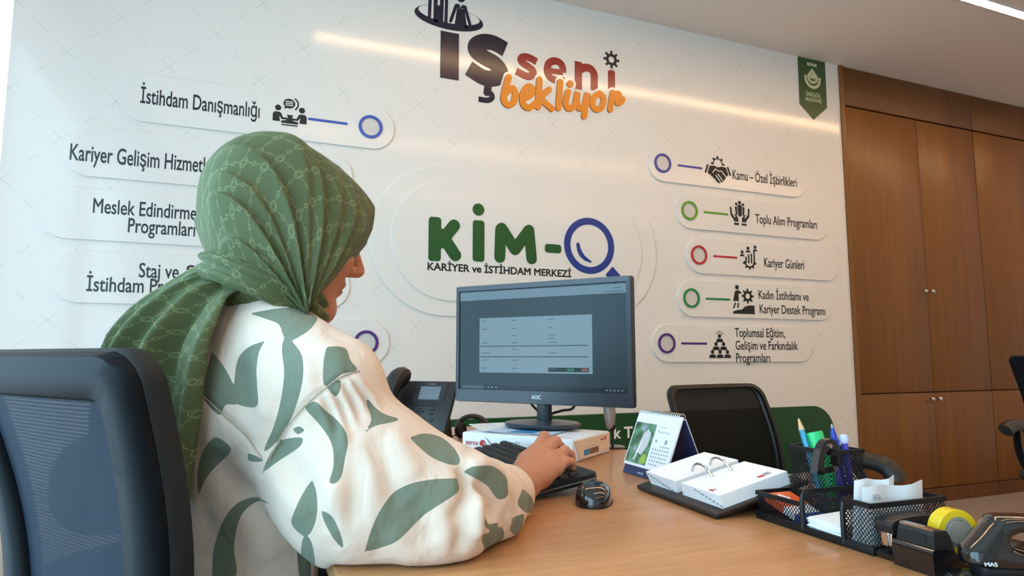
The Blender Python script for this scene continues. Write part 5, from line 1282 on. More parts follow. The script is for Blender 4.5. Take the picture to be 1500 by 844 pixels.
def f_head(P):
    E3 = lambda c, r: f_ell(P, hp(*c), RH, V(*r) * HS)
    Cn = lambda a, b_, r1, r2: f_cone(P, hp(*a), hp(*b_), r1 * HS, r2 * HS)
    d = E3((-0.010, 0, 0.018), (0.088, 0.073, 0.090))
    d = smin(d, E3((0.030, 0, -0.035), (0.064, 0.060, 0.085)), 0.03)
    for s in (-1, 1):
        d = smin(d, Cn((0.000, s * 0.056, -0.055), (0.068, s * 0.016, -0.100), 0.018, 0.018), 0.02)
        d = smin(d, Cn((0.062, s * 0.040, -0.028), (0.050, s * 0.034, -0.055), 0.024, 0.020), 0.02)
        d = smin(d, Cn((0.080, s * 0.014, 0.030), (0.070, s * 0.048, 0.030), 0.014, 0.012), 0.012)
        d = smin(d, Cn((0.0745, s * 0.032, 0.010), (0.0745, s * 0.034, 0.008), 0.0145, 0.0145), 0.006)
        d = smin(d, Cn((0.096, s * 0.012, -0.030), (0.094, s * 0.013, -0.030), 0.0085, 0.0085), 0.006)
        d = smax(d, -Cn((0.101, s * 0.0075, -0.0375), (0.098, s * 0.010, -0.034), 0.0032, 0.0028), 0.002)
    d = smin(d, Cn((0.084, 0, 0.020), (0.113, 0, -0.021), 0.0085, 0.0095), 0.010)
    d = smin(d, Cn((0.110, 0, -0.024), (0.098, 0, -0.030), 0.0105, 0.0080), 0.005)
    d = smin(d, Cn((0.078, 0, -0.098), (0.074, 0, -0.104), 0.0205, 0.018), 0.018)
    d = smin(d, E3((0.0885, 0, -0.0535), (0.0115, 0.023, 0.0078)), 0.006)
    d = smin(d, E3((0.0855, 0, -0.0665), (0.0115, 0.020, 0.0085)), 0.006)
    return d
def f_body(P):
    d = f_head(P)
    d = smin(d, f_cone(P, hp(-0.015, 0, -0.05), NB + V(0.01, 0, 0.01), 0.050, 0.048), 0.02)
    d = smin(d, f_cone(P, NB, SR, 0.040, 0.046), 0.02); d = smin(d, f_cone(P, NB, SL_, 0.040, 0.046), 0.02)
    d = smin(d, f_ell(P, (NB + MID) / 2 + fw * 0.01, RT_, V(0.080, 0.130, 0.16)), 0.05)
    d = smin(d, f_ell(P, MID + V(0, 0, -0.03), RT_, V(0.080, 0.112, 0.16)), 0.05)
    d = smin(d, f_ell(P, PV, RT_, V(0.095, 0.140, 0.085)), 0.05)
    for s, e, w in ((SR, ER, WR), (SL_, EL, WL)):
        d = smin(d, f_cone(P, s, e, 0.046, 0.036), 0.02); d = smin(d, f_cone(P, e, w, 0.036, 0.025), 0.015)
    d = smin(d, f_hand(P, WR, MCP, PIP, DIP, TIP, THR, ER), 0.01); d = smin(d, f_hand(P, WL, LM, LP, LD, LT, LTH, EL), 0.01)
    for hq, kq, aq in ((HIPL, KNL, ANL), (HIPR, KNR, ANR)):
        d = smin(d, f_cone(P, hq, kq, 0.078, 0.052), 0.03); d = smin(d, f_cone(P, kq, aq, 0.050, 0.033), 0.02); d = smin(d, f_cone(P, aq + V(0, 0, -0.03), aq + fw * 0.13 + V(0, 0, -0.052), 0.030, 0.020), 0.02)
    return d
woman = thing('person', 'seated person in green patterned head scarf and cream leaf print blouse, hand on the keyboard', 'person', tuple(ORG))
M['skin'] = pmat('skin', (198, 138, 108), 0.5, spec=0.35, sss=0.25, bump=(700, 0.12), var=(30, (188, 124, 96)))
v_, F_ = nets(f_body, V(-0.32, 0.60, 0.0), V(0.62, 1.50, 1.32), 0.0034)
v_ = relax(v_, F_, 1, 0.3)
body = np_mesh('body', v_, F_, M['skin'], woman, ORG)
# face details
def small(name, mat, builder, smooth=180):
    b = MB(); builder(b); o = b.build(name, mat, woman, smooth=smooth); o.data.transform(Matrix.Translation(-Vector(ORG))); return o
M['lash'] = pmat('dark_lash', (30, 22, 20), 0.6); M['lip'] = pmat('rose_lip', (168, 92, 82), 0.4); M['eye_white'] = pmat('eye_white', (226, 220, 214), 0.2)
for s in (-1, 1):
    small('eyelash', M['lash'], lambda b: b.tube([hp(0.0885 - 0.006 * abs(k - 3) / 3 + 0.0015, s * (0.022 + 0.0035 * k), 0.006 - 0.0006 * k) for k in range(7)], 0.0011, 6))
    small('eyebrow', M['lash'], lambda b: b.tube([hp(0.0925 - 0.0045 * (k / 6) ** 2 * 3, s * (0.014 + 0.006 * k), 0.034 + 0.003 * math.sin(k / 6 * 3)) for k in range(7)], [0.0012, 0.0022, 0.0024, 0.0024, 0.002, 0.0016, 0.0008], 6))
    small('eye', M['eye_white'], lambda b: b.lathe([(0, -0.011), (0.006, -0.009), (0.0105, -0.003), (0.0112, 0), (0.0105, 0.003), (0.006, 0.009), (0, 0.011)], 16, Matrix.Translation(Vector(hp(0.0765, s * 0.033, 0.003)))))
def lip_mesh(b):
    rows = []
    for j in range(7):
        row = []
        for i in range(13):
            x = (i - 6) / 6; q = (j - 3) / 3
            f = 0.1008 - 0.016 * x * x - 0.0045 * q * q; u = -0.0590 + q * 0.0125 * (1 - x * x) ** 0.7 - (0.002 if q == 0 else 0)
            if j == 3: f -= 0.0035
            row.append(hp(f - 0.0006, x * 0.021, u))
        rows.append(row)
    b.grid(rows)
small('lips', M['lip'], lip_mesh)

# ---------------- trousers and shoes (below the desk)
M['trouser'] = pmat('dark_trouser_cloth', (34, 34, 38), 0.85, bump=(400, 0.3))
def f_trousers(P):
    d = f_ell(P, PV + V(0, 0, -0.01), RT_, V(0.122, 0.175, 0.085))
    for hq, kq, aq in ((HIPL, KNL, ANL), (HIPR, KNR, ANR)): d = smin(d, f_cone(P, hq, kq, 0.092, 0.066), 0.03); d = smin(d, f_cone(P, kq, aq + V(0, 0, 0.02), 0.064, 0.052), 0.02)
    return np.maximum(d, -(P[:, 2] - 0.07))
v_, F_ = nets(f_trousers, V(-0.25, 0.75, 0.02), V(0.62, 1.45, 0.72), 0.008); np_mesh('trousers', v_, F_, M['trouser'], woman, ORG)
for aq in (ANL, ANR):
    f_ = lambda P: np.maximum(smin(f_cone(P, aq + V(0, 0, -0.04), aq + fw * 0.14 + V(0, 0, -0.062), 0.042, 0.034), f_cone(P, aq + V(0, 0, -0.05), aq + V(0, 0, 0.0), 0.042, 0.040), 0.02), -(P[:, 2] - 0.003))
    v_, F_ = nets(f_, aq + V(-0.10, -0.10, -0.12), aq + V(0.26, 0.26, 0.06), 0.006); np_mesh('shoe', v_, F_, M['soft_black'], woman, ORG)

# ---------------- blouse
SLV = [(V(0.083, 0.842, 0.903), 0.079), (V(0.130, 0.806, 0.835), 0.090), (V(0.212, 0.771, 0.803), 0.074), (V(0.288, 0.816, 0.790), 0.053), (V(0.345, 0.884, 0.783), 0.038), (V(0.376, 0.920, 0.782), 0.0305)]
SLL = [(V(-0.03, 1.11, 0.90), 0.082), (V(0.02, 1.19, 0.84), 0.085), (V(0.075, 1.255, 0.812), 0.070), (V(0.15, 1.25, 0.802), 0.055), (V(0.225, 1.238, 0.792), 0.036)]
DLO, DHI = V(0.0975, 0.1, 0.0), V(1.0, 2.2, 0.7515)
def f_blouse(P):
    d = f_ell(P, (NB + MID) / 2 - fw * 0.005, RT_, V(0.104, 0.160, 0.185))
    d = smin(d, f_ell(P, MID + V(0, 0, -0.05), RT_, V(0.106, 0.148, 0.19)), 0.05)
    d = smin(d, f_ell(P, PV + V(0, 0, 0.01), RT_, V(0.128, 0.180, 0.10)), 0.05)
    d = smin(d, f_cone(P, NB + fw * 0.085 + V(0, 0, -0.035), NB + fw * 0.10 + V(0, 0, -0.13), 0.055, 0.062), 0.05)
    a = f_cone(P, NB + fw * 0.0 + V(0, 0, 0.008), SR, 0.062, 0.064); a = smin(a, f_cone(P, NB + fw * 0.015 + V(0, 0, 0.0), SL_, 0.058, 0.064), 0.05)
    for ch_ in (SLV, SLL):
        for (p, r), (q, s) in zip(ch_[:-1], ch_[1:]): a = smin(a, f_cone(P, p, q, r, s), 0.028)
    a = smin(a, f_cone(P, V(0.035, 0.875, 0.885), V(0.135, 0.805, 0.825), 0.062, 0.090), 0.03)
    d = smin(d, a, 0.016)
    # openings: neck, cuffs
    d = smax(d, -f_cone(P, NB + V(0.025, 0, 0.075), NB + V(0.04, 0, 0.15), 0.036, 0.075), 0.008)
    for w_, e_ in ((WR, V(0.345, 0.884, 0.783)), (WL, V(0.17, 1.248, 0.80))):
        dr = (w_ - e_) / np.linalg.norm(w_ - e_); d = smax(d, np.maximum((P - (w_ + dr * 0.004)) @ dr, np.linalg.norm(P - w_, axis=1) - 0.09), 0.004) if False else np.where(np.linalg.norm(P - w_, axis=1) < 0.07, np.maximum(d, (P - (w_ - dr * 0.012)) @ dr), d)
    d = smax(d, -f_box(P, DLO, DHI), 0.012)
    return d
M['blouse'] = pmat('cream_leaf_print_cloth', (226, 205, 188), 0.8, spec=0.25, sheen=0.15)
def leaf_nodes(m, leaf_a, leaf_b):
    nt = m.node_tree; b = nt.nodes['Principled BSDF']
    at = N(nt, 'ShaderNodeAttribute'); at.attribute_name = 'leaf'
    f = mth(nt, 'GREATER_THAN', at.outputs['Fac'], 0.0)
    tc = N(nt, 'ShaderNodeTexCoord'); n = N(nt, 'ShaderNodeTexNoise'); n.inputs['Scale'].default_value = 900; nt.links.new(tc.outputs['Object'], n.inputs['Vector'])
    mx = N(nt, 'ShaderNodeMix'); mx.data_type = 'RGBA'; mx.inputs[6].default_value = (*lin((226, 205, 188)), 1); mx.inputs[7].default_value = (*lin(leaf_a), 1)
    nt.links.new(f, mx.inputs[0]); nt.links.new(mx.outputs[2], b.inputs['Base Color'])
    bp = N(nt, 'ShaderNodeBump'); bp.inputs['Strength'].default_value = 0.12; bp.inputs['Distance'].default_value = 0.001; nt.links.new(n.outputs['Fac'], bp.inputs['Height'])
    mp = N(nt, 'ShaderNodeMapping'); mp.inputs['Rotation'].default_value = (0.3, 0.6, 0.2); mp.inputs['Scale'].default_value = (1.0, 1.0, 0.45); nt.links.new(tc.outputs['Object'], mp.inputs['Vector'])
    n2 = N(nt, 'ShaderNodeTexNoise'); n2.inputs['Scale'].default_value = 26; n2.inputs['Detail'].default_value = 3; n2.inputs['Distortion'].default_value = 0.6; nt.links.new(mp.outputs[0], n2.inputs['Vector'])
    b2 = N(nt, 'ShaderNodeBump'); b2.inputs['Strength'].default_value = 0.55; b2.inputs['Distance'].default_value = 0.010; nt.links.new(n2.outputs['Fac'], b2.inputs['Height']); nt.links.new(bp.outputs[0], b2.inputs['Normal'])
    nt.links.new(b2.outputs[0], b.inputs['Normal'])
leaf_nodes(M['blouse'], (116, 125, 108), None)
LEAVES = [[(-0.0002,1.0345),(0.0278,1.0399),(0.0618,1.0435),(0.081,1.0333),(0.0718,1.017),(0.0592,1.006),(0.0441,0.9978),(0.0387,1.0041),(0.0334,1.0194),(0.0198,1.0264)],[(0.0406,1.0062),(0.0545,0.9876),(0.0583,0.9702),(0.056,0.9439),(0.0467,0.91),(0.0352,0.8875),(0.0208,0.8752),(0.0296,0.9019),(0.0363,0.9322),(0.0392,0.9624),(0.0368,0.9898)],[(0.0183,0.999),(-0.0005,0.991),(-0.0115,0.9756),(-0.0139,0.9449),(-0.011,0.9253),(0.0113,0.9231),(0.0113,0.946),(0.01,0.9656),(0.0123,0.9859)],[(-0.042,0.9862),(-0.029,0.9714),(-0.016,0.9489),(-0.0091,0.9254),(-0.0224,0.9228),(-0.0295,0.9107),(-0.0484,0.9321),(-0.0463,0.9609)],[(0.0164,1.0491),(0.0282,1.0592),(0.0386,1.0534),(0.0239,1.0528)],[(0.0834,0.9915),(0.1044,0.9904),(0.1092,0.9759),(0.1167,0.9642),(0.099,0.9606),(0.0807,0.9476),(0.0796,0.974)],[(0.0601,0.9233),(0.0704,0.9308),(0.0813,0.9214),(0.0954,0.9086),(0.1033,0.893),(0.1005,0.8729),(0.095,0.8529),(0.0841,0.8487),(0.0886,0.8662),(0.0875,0.8862),(0.0778,0.9033)],[(0.0997,0.9557),(0.0937,0.9362),(0.0862,0.9419),(0.0843,0.9476)],[(0.1248,0.939),(0.1345,0.9253),(0.1455,0.9157),(0.1631,0.9083),(0.1354,0.904),(0.1226,0.8977),(0.1304,0.9094),(0.1282,0.9238)],[(0.1714,0.8898),(0.1926,0.8919),(0.215,0.8855),(0.2264,0.8734),(0.2267,0.8588),(0.2088,0.8617),(0.1907,0.8712)],[(0.123,0.7732),(0.1274,0.7988),(0.1385,0.8235),(0.1603,0.8411),(0.183,0.8465),(0.2172,0.8464),(0.2244,0.8407),(0.2192,0.8328),(0.1955,0.8207),(0.1744,0.8038),(0.1481,0.7822)],[(0.0193,0.8504),(0.0271,0.8723),(0.0403,0.8879),(0.0572,0.8923),(0.0579,0.8854),(0.0473,0.8743),(0.0308,0.8618)],[(0.0486,0.9009),(0.0554,0.9037),(0.0606,0.8995),(0.0538,0.8957)],[(0.0043,0.8711),(0.0176,0.8673),(0.0198,0.8638),(0.0057,0.8622)],[(0.0689,0.8492),(0.0733,0.8352),(0.0732,0.8103),(0.0648,0.7905),(0.0503,0.8025),(0.0549,0.8262)],[(0.0776,0.8197),(0.0877,0.8146),(0.097,0.7961),(0.1012,0.779),(0.0909,0.7902),(0.0815,0.8072)],[(-0.0487,0.8142),(-0.0506,0.8428),(-0.0449,0.8677),(-0.032,0.8848),(-0.0143,0.8746),(-0.0196,0.8618),(-0.0379,0.8398)],[(-0.0296,0.7185),(-0.0289,0.7495),(-0.0205,0.7833),(-0.0081,0.8044),(0.0084,0.8139),(0.0293,0.8184),(0.0088,0.8045),(-0.0018,0.7879),(-0.0062,0.7544),(-0.003,0.7193)],[(0.0701,0.7086),(0.0622,0.7693),(0.0633,0.7894),(0.0723,0.7782),(0.0856,0.7031)],[(0.2307,0.8502),(0.2425,0.8571),(0.2685,0.8536),(0.2896,0.8379),(0.2919,0.8178),(0.2759,0.8155),(0.2621,0.8316),(0.243,0.8437)],[(0.2505,0.8092),(0.2592,0.792),(0.276,0.7884),(0.2708,0.78),(0.2536,0.7917)],[(0.2474,0.7796),(0.2814,0.7821),(0.2952,0.7605),(0.2736,0.7493),(0.2648,0.7546)],[(0.3155,0.7842),(0.3293,0.7827),(0.3305,0.766),(0.32,0.7572),(0.3009,0.7752)],[(0.3297,0.8129),(0.3694,0.7892),(0.385,0.7644),(0.3632,0.7672),(0.3187,0.7958)],[(0.1897,0.7489),(0.2097,0.7525),(0.2241,0.7535),(0.2166,0.749),(0.1985,0.7469)]]
SEAMS = [[(0.1196,0.7592,0.9638),(0.099,0.7526,0.958),(0.0772,0.7526,0.942),(0.0601,0.759,0.9252),(0.0401,0.7707,0.8969),(0.0203,0.7906,0.8506)],[(-0.0484,0.881,0.9321),(-0.0257,0.8555,0.9128),(-0.0002,0.8165,0.8919),(0.0123,0.7996,0.8761),(0.0197,0.7898,0.8676)]]
FOLDS = [([(0.1196,0.9638),(0.099,0.958),(0.0772,0.942),(0.0601,0.9252),(0.0401,0.8969),(0.0203,0.8506)],0.003,-0.004),([(-0.0484,0.9321),(-0.0257,0.9128),(-0.0002,0.8919),(0.0112,0.8779)],0.003,-0.003),([(0.0721,0.9327),(0.0813,0.9159),(0.0879,0.8964)],0.0055,0.0055),([(0.0826,0.942),(0.092,0.925),(0.0987,0.9033),(0.1008,0.8796)],0.0055,0.0065),([(0.0934,0.9493),(0.1039,0.9284),(0.1114,0.9065)],0.0055,0.006),([(0.1028,0.9556),(0.1146,0.9375),(0.1255,0.9167)],0.0055,0.006),([(0.1114,0.9593),(0.1248,0.9428),(0.1408,0.925)],0.0055,0.005),([(0.0773,0.9371),(0.0866,0.9206),(0.0933,0.8999)],0.0045,-0.006),([(0.0879,0.9453),(0.0979,0.9267),(0.1058,0.9032)],0.0045,-0.0065),([(0.0979,0.9527),(0.1092,0.9327),(0.1181,0.9105)],0.0045,-0.0062),([(0.1074,0.9578),(0.1198,0.9399),(0.1331,0.9206)],0.0045,-0.0056),([(0.1305,0.8957),(0.1394,0.8715),(0.1475,0.8437),(0.1529,0.819)],0.012,-0.007),([(0.1502,0.8981),(0.1662,0.8697),(0.1757,0.8486)],0.014,0.005),([(0.1044,0.8829),(0.1103,0.8526),(0.1075,0.818),(0.0993,0.7883)],0.014,-0.006),([(0.0867,0.8528),(0.0906,0.8218),(0.106,0.7883)],0.014,0.006),([(0.1673,0.8286),(0.1813,0.8072),(0.1895,0.7778)],0.014,-0.006),([(0.1465,0.8013),(0.1624,0.7777),(0.1797,0.7558)],0.012,0.004),([(0.2237,0.8591),(0.2304,0.8452),(0.2303,0.8282),(0.2177,0.8122)],0.008,-0.016),([(0.2344,0.8548),(0.2553,0.8534),(0.2784,0.8395),(0.2879,0.8172)],0.01,0.012),([(0.2403,0.8423),(0.2586,0.8306),(0.2681,0.8103),(0.2653,0.7921)],0.008,-0.014),([(0.2355,0.8276),(0.2409,0.8056),(0.2379,0.7798)],0.01,0.01),([(0.2141,0.8195),(0.2219,0.7938),(0.2207,0.7668)],0.01,-0.01),([(0.2816,0.821),(0.295,0.7978),(0.2967,0.7674)],0.008,0.005),([(0.3047,0.8146),(0.3121,0.7974),(0.31,0.777)],0.006,-0.005),([(0.256,0.8135),(0.2509,0.7924),(0.2668,0.7564)],0.006,-0.005),([(0.0093,0.9859),(0.0128,0.9461),(0.0183,0.9049)],0.014,0.006),([(-0.004,0.9818),(0.0004,0.9414),(0.0066,0.9039)],0.012,-0.005),([(0.0313,1.0022),(0.0344,0.9585),(0.0293,0.9131)],0.014,-0.005),([(0.0702,0.9817),(0.0769,0.9627),(0.0736,0.9439)],0.012,-0.004),([(0.0299,0.8945),(0.0442,0.8635),(0.0626,0.8377)],0.014,-0.006),([(0.064,0.8516),(0.0742,0.8248),(0.0888,0.796)],0.012,-0.006),([(0.0275,0.8613),(0.0449,0.8353),(0.0621,0.8089)],0.012,0.005),([(-0.0391,0.8681),(-0.015,0.8371),(0.0122,0.8133)],0.014,-0.006),([(0.0052,0.8003),(0.0218,0.766),(0.0386,0.7343)],0.016,0.006),([(-0.0442,0.7981),(-0.0351,0.7615),(-0.0377,0.7279)],0.014,-0.005),([(0.0031,1.0577),(0.0279,1.0429),(0.0524,1.0385)],0.01,0.004),([(0.0814,1.0149),(0.1023,1.0019),(0.1239,0.9778)],0.012,-0.004)]
#@@PRINT
v_, F_ = nets(f_blouse, V(-0.34, 0.62, 0.44), V(0.46, 1.40, 1.10), 0.0035)
v_ = relax(v_, F_, 3, 0.5)
def seg_dist(Q, A, B_):
    ab = B_ - A; t_ = np.clip(((Q - A) @ ab) / max(ab @ ab, 1e-12), 0, 1); return np.linalg.norm(Q - A - t_[:, None] * ab, axis=1), t_
def apply_folds(v, F, folds):
    nn = vnormals(v, F); Q = v[:, [0, 2]]; disp = np.zeros(len(v))
    for pts, w_, amp in folds:
        P_ = np.array(spl(pts, 5)); tot = len(P_) - 1
        lo, hi = P_.min(0) - 3 * w_, P_.max(0) + 3 * w_
        m = np.where((Q > lo).all(1) & (Q < hi).all(1) & (nn[:, 1] < 0.25))[0]
        if not len(m): continue
        best = np.full(len(m), 9.0); par = np.zeros(len(m))
        for i in range(tot):
            d_, t_ = seg_dist(Q[m], P_[i], P_[i + 1]); k = d_ < best; best[k] = d_[k]; par[k] = ((i + t_) / tot)[k]
        disp[m] += amp * np.exp(-(best / w_) ** 2) * np.clip(np.sin(np.pi * np.clip(par * 0.86 + 0.07, 0, 1)) * 1.3, 0, 1)
    return v + nn * disp[:, None]
v_ = apply_folds(v_, F_, FOLDS)
rng = np.random.RandomState(3)
def leaf_field(Q, leaves):
    out = np.full(len(Q), -1.0)
    for poly in leaves:
        P_ = np.array(poly); lo, hi = P_.min(0) - 0.01, P_.max(0) + 0.01
        m = np.where((Q > lo).all(1) & (Q < hi).all(1))[0]
        if not len(m): continue
        q = Q[m]; d = np.full(len(m), 9.0); ins = np.zeros(len(m), bool)
        for A, B_ in zip(P_, np.roll(P_, -1, 0)):
            dd, _ = seg_dist(q, A, B_); d = np.minimum(d, dd)
            c = ((A[1] > q[:, 1]) != (B_[1] > q[:, 1])); xs = A[0] + (q[:, 1] - A[1]) * (B_[0] - A[0]) / np.where(B_[1] == A[1], 1e-12, B_[1] - A[1]); ins ^= c & (q[:, 0] < xs)
        out[m] = np.maximum(out[m], np.where(ins, d, -d))
    return out
leaf = leaf_field(v_[:, [0, 2]], [spl(p + p[:1], 5) if len(p) > 3 else p for p in LEAVES])
blouse = np_mesh('blouse', v_, F_, M['blouse'], woman, ORG, {'leaf': leaf})

M['stitch'] = pmat('beige_stitching', (176, 160, 138), 0.8)
for pts in SEAMS: small('seam', M['stitch'], lambda b: b.tube(catmull(pts, 6), 0.0008, 6))
# ---------------- head scarf
def scarf_material():
    m = pmat('green_scarf_cloth', (84, 108, 70), 0.62, spec=0.3, sheen=0.08); nt = m.node_tree; b = nt.nodes['Principled BSDF']
    at = N(nt, 'ShaderNodeAttribute'); at.attribute_name = 'cloth'; sp = N(nt, 'ShaderNodeSeparateXYZ'); nt.links.new(at.outputs['Vector'], sp.inputs[0])
    S_ = 0.037
    u = mth(nt, 'DIVIDE', mth(nt, 'ADD', sp.outputs[0], mth(nt, 'MULTIPLY', sp.outputs[1], 0.8)), S_); w = mth(nt, 'DIVIDE', mth(nt, 'SUBTRACT', sp.outputs[1], mth(nt, 'MULTIPLY', sp.outputs[0], 0.55)), S_)
    def fr(v, o): return mth(nt, 'SUBTRACT', mth(nt, 'FRACT', mth(nt, 'ADD', v, o)), 0.5)
    def dist(x, y): return mth(nt, 'SQRT', mth(nt, 'ADD', mth(nt, 'MULTIPLY', x, x), mth(nt, 'MULTIPLY', y, y)))
    fu, fv = fr(u, 0.5), fr(w, 0.5)
    def ring(x, y, r, th): return mth(nt, 'LESS_THAN', mth(nt, 'ABSOLUTE', mth(nt, 'SUBTRACT', dist(x, y), r)), th)
    r1 = ring(mth(nt, 'SUBTRACT', fu, 0.045), fv, 0.135, 0.018); r2 = ring(mth(nt, 'ADD', fu, 0.045), fv, 0.135, 0.018)
    hu_, hv = fr(u, 0.0), fr(w, 0.0)
    r3 = ring(hu_, fv, 0.07, 0.016); r4 = ring(fu, hv, 0.07, 0.016)
    far = mth(nt, 'MULTIPLY', mth(nt, 'GREATER_THAN', dist(fu, fv), 0.18), mth(nt, 'MULTIPLY', mth(nt, 'GREATER_THAN', dist(hu_, fv), 0.08), mth(nt, 'GREATER_THAN', dist(fu, hv), 0.08)))
    ln = mth(nt, 'MULTIPLY', far, mth(nt, 'MAXIMUM', mth(nt, 'LESS_THAN', mth(nt, 'ABSOLUTE', fu), 0.014), mth(nt, 'LESS_THAN', mth(nt, 'ABSOLUTE', fv), 0.014)))
    k = mth(nt, 'MAXIMUM', mth(nt, 'MAXIMUM', r1, r2), mth(nt, 'MAXIMUM', mth(nt, 'MAXIMUM', r3, r4), ln))
    mx = N(nt, 'ShaderNodeMix'); mx.data_type = 'RGBA'; mx.inputs[6].default_value = (*lin((82, 92, 58)), 1); mx.inputs[7].default_value = (*lin((132, 138, 96)), 1)
    nt.links.new(mth(nt, 'MULTIPLY', k, 0.8), mx.inputs[0]); nt.links.new(mx.outputs[2], b.inputs['Base Color'])
    return m
M['scarf'] = scarf_material()
def cloth_grid(name, fn, nu, nv, thick=0.0016, parent=None):
    """fn(u, v) -> point (3,), cloth coordinate (2,); solid sheet"""
    P_ = np.zeros((nv + 1, nu + 1, 3)); K_ = np.zeros((nv + 1, nu + 1, 3))
    for j in range(nv + 1):
        for i in range(nu + 1):
            p, k = fn(i / nu, j / nv); P_[j, i] = p; K_[j, i, :2] = k
    v = P_.reshape(-1, 3); n = nu + 1
    F = np.array([(j * n + i, j * n + i + 1, (j + 1) * n + i + 1, (j + 1) * n + i) for j in range(nv) for i in range(nu)])
    nn = vnormals(v, F); c = v.mean(0)
    if ((v - c) * nn).sum() < 0: F = F[:, ::-1]; nn = -nn
    m = len(v); v2 = np.vstack([v, v - nn * thick]); F2 = [F, F[:, ::-1] + m]
    ed = []
    rim = [(0 * n + i, 0 * n + i + 1) for i in range(nu)] + [(nv * n + i + 1, nv * n + i) for i in range(nu)] + [((j + 1) * n, j * n) for j in range(nv)] + [(j * n + nu, (j + 1) * n + nu) for j in range(nv)]
    F2.append(np.array([(a, b_, b_ + m, a + m) for a, b_ in rim]))
    K2 = np.vstack([K_.reshape(-1, 3)] * 2)
    o = np_mesh(name, v2, np.concatenate(F2), M['scarf'], parent or woman, ORG, {'cloth': K2})
    bm = bmesh.new(); bm.from_mesh(o.data); bmesh.ops.recalc_face_normals(bm, faces=bm.faces[:]); bm.to_mesh(o.data); bm.free(); o.data.shade_smooth()
    return o
def interp(tab, x):
    xs = [a for a, *_ in tab]; return [np.interp(x, xs, [r[k] for r in tab]) for k in range(1, len(tab[0]))]
def smooth_tab(tab, x):
    xs = [a for a, *_ in tab]; out = []
    for k in range(1, len(tab[0])):
        ys = [r[k] for r in tab]; i = int(np.clip(np.searchsorted(xs, x) - 1, 0, len(xs) - 2)); t_ = (x - xs[i]) / (xs[i + 1] - xs[i])
        y0, y1, y2, y3 = ys[max(i - 1, 0)], ys[i], ys[i + 1], ys[min(i + 2, len(xs) - 1)]
        out.append(0.5 * (2 * y1 + (y2 - y0) * t_ + (2 * y0 - 5 * y1 + 4 * y2 - y3) * t_ ** 2 + (3 * y1 - y0 - 3 * y2 + y3) * t_ ** 3))
    return out
# hood: arcs about the jaw line; angle, radius, half width
HOOD = [(63, 0.162, 0.064), (66.5, 0.186, 0.074), (72, 0.213, 0.086), (88, 0.234, 0.091), (101, 0.250, 0.092), (112, 0.265, 0.092), (125, 0.258, 0.090), (136, 0.235, 0.087), (145, 0.198, 0.083), (153, 0.160, 0.078), (160, 0.128, 0.072), (176, 0.098, 0.064), (190, 0.085, 0.060)]
PIVOT = (0.032, 0.0, -0.125)
HPLEAT = [(67, 5, 0.003, 0.5), (75, 7, 0.005, 0.6), (85, 8, 0.004, 0.8), (96, 9, 0.0065, 0.5), (106, 7, 0.004, 0.9), (115, 9, 0.0075, 0.5), (126, 8, 0.005, 0.6), (135, 8, 0.008, 0.5), (145, 7, 0.006, 0.6), (154, 8, 0.006, 0.7), (166, 9, 0.005, 0.8)]
def hood(u, v):
    ph = 63 + 127 * v; R_, W_ = smooth_tab(HOOD, ph); th = PI * u
    lat = -math.cos(th); rad = math.sin(th)
    lat_s = math.copysign(abs(lat) ** 0.80, lat); rad_s = rad ** 0.62
    side = abs(lat)
    amp = min(1.0, max(0.0, (side - 0.22) / 0.38)); amp = amp * amp * (3 - 2 * amp)
    d = 0.0
    for c, L_, a, s_ in HPLEAT:
        cc = c + (16 + 6 * math.sin(c * 1.7)) * (1 - side) + 5 * math.sin(c * 2.3) * side * (1 - side) * 2 + (3 if lat < 0 else 0)
        x = ph - cc
        if x > -6: d += a * math.exp(-max(x, 0) / L_) / (1 + math.exp(-max(-40, min(40, x / s_))))
    d = (d - 0.0035) * 2.3 * amp + 0.0015 * math.sin(ph * 0.11 + 3 * lat)
    R_ = R_ + d; a = math.radians(ph)
    f = PIVOT[0] + R_ * rad_s * math.cos(a); uu = PIVOT[2] + R_ * rad_s * math.sin(a); r = (W_ + d * 0.9) * lat_s
    return hp(f, r, uu), (math.radians(ph) * 0.21, u * 0.46)
scarf = cloth_grid('head_scarf', hood, 90, 220, 0.002)
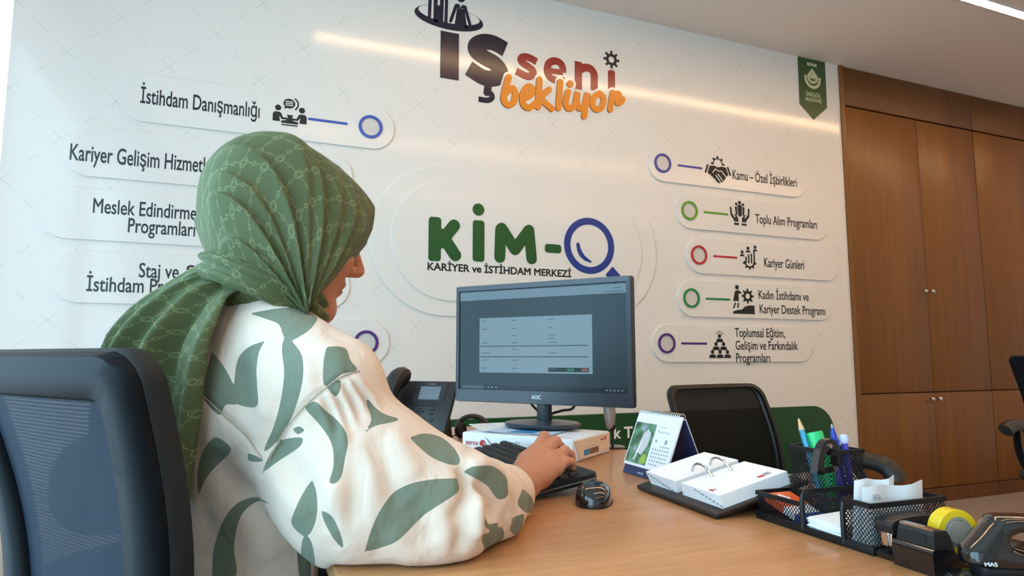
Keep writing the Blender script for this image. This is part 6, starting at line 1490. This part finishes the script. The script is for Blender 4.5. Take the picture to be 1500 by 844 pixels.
# neck wrap: a folded band around the neck, higher at the nape
def wrap(u, v):
    a = 2 * PI * u; b_ = 2 * PI * v
    f0 = -0.009 + 0.077 * math.cos(a); r0 = 0.074 * math.sin(a); u0 = -0.094 - 0.010 * math.cos(a) - 0.010 * max(0, math.cos(a)) ** 2
    tv = 0.027 - 0.004 * math.cos(a); o = math.cos(b_); h_ = math.sin(b_)
    tr = 0.014 + 0.006 * math.sin(9 * h_ + 2.2 * math.sin(a) + 1) * (0.4 + 0.6 * abs(o)) + 0.002 * math.sin(3 * a + 2 * h_)
    return hp(f0 + tr * o * math.cos(a), r0 + tr * o * math.sin(a), u0 + tv * h_ + 0.006 * h_ * math.sin(a + 0.5)), (u * 0.52, v * 0.15)
cloth_grid('neck_wrap', wrap, 72, 40, 0.001, scarf)
# tail: pleated end hanging down the back between woman and chair
TAIL = [(V(-0.044, 0.962, 1.120), V(0.049, 0.914, 1.066)), (V(-0.091, 0.985, 1.086), V(-0.012, 0.891, 1.062)), (V(-0.139, 1.009, 1.047), V(-0.031, 0.870, 1.026)), (V(-0.171, 1.027, 0.999), V(-0.042, 0.865, 0.988)), (V(-0.184, 1.044, 0.945), V(-0.045, 0.863, 0.946)), (V(-0.189, 1.056, 0.861), V(-0.046, 0.863, 0.886)), (V(-0.128, 0.995, 0.800), V(-0.050, 0.864, 0.811))]
def tail(u, v):
    x = v * (len(TAIL) - 1); i = min(int(x), len(TAIL) - 2); t_ = x - i
    def cr(k):
        y0, y1, y2, y3 = TAIL[max(i - 1, 0)][k], TAIL[i][k], TAIL[i + 1][k], TAIL[min(i + 2, len(TAIL) - 1)][k]
        return 0.5 * (2 * y1 + (y2 - y0) * t_ + (2 * y0 - 5 * y1 + 4 * y2 - y3) * t_ ** 2 + (3 * y1 - y0 - 3 * y2 + y3) * t_ ** 3)
    a, b_ = cr(0), cr(1); p = a + (b_ - a) * u
    e = (b_ - a) / np.linalg.norm(b_ - a); n = np.cross(e, UP); n /= np.linalg.norm(n)
    n = n if n[1] < 0 else -n
    amp = 0.014 * min(1, 0.3 + v * 1.6)
    pl = math.sin(u * 21 + 1.2 * math.sin(v * 3)) + 0.5 * math.sin(u * 37 + 2 + v * 2)
    p = p + n * (0.030 * math.sin(PI * u) * (0.5 + 0.5 * v) + amp * pl)
    return p, (u * 0.30, v * 0.36)
cloth_grid('scarf_tail', tail, 90, 60, 0.002, scarf)
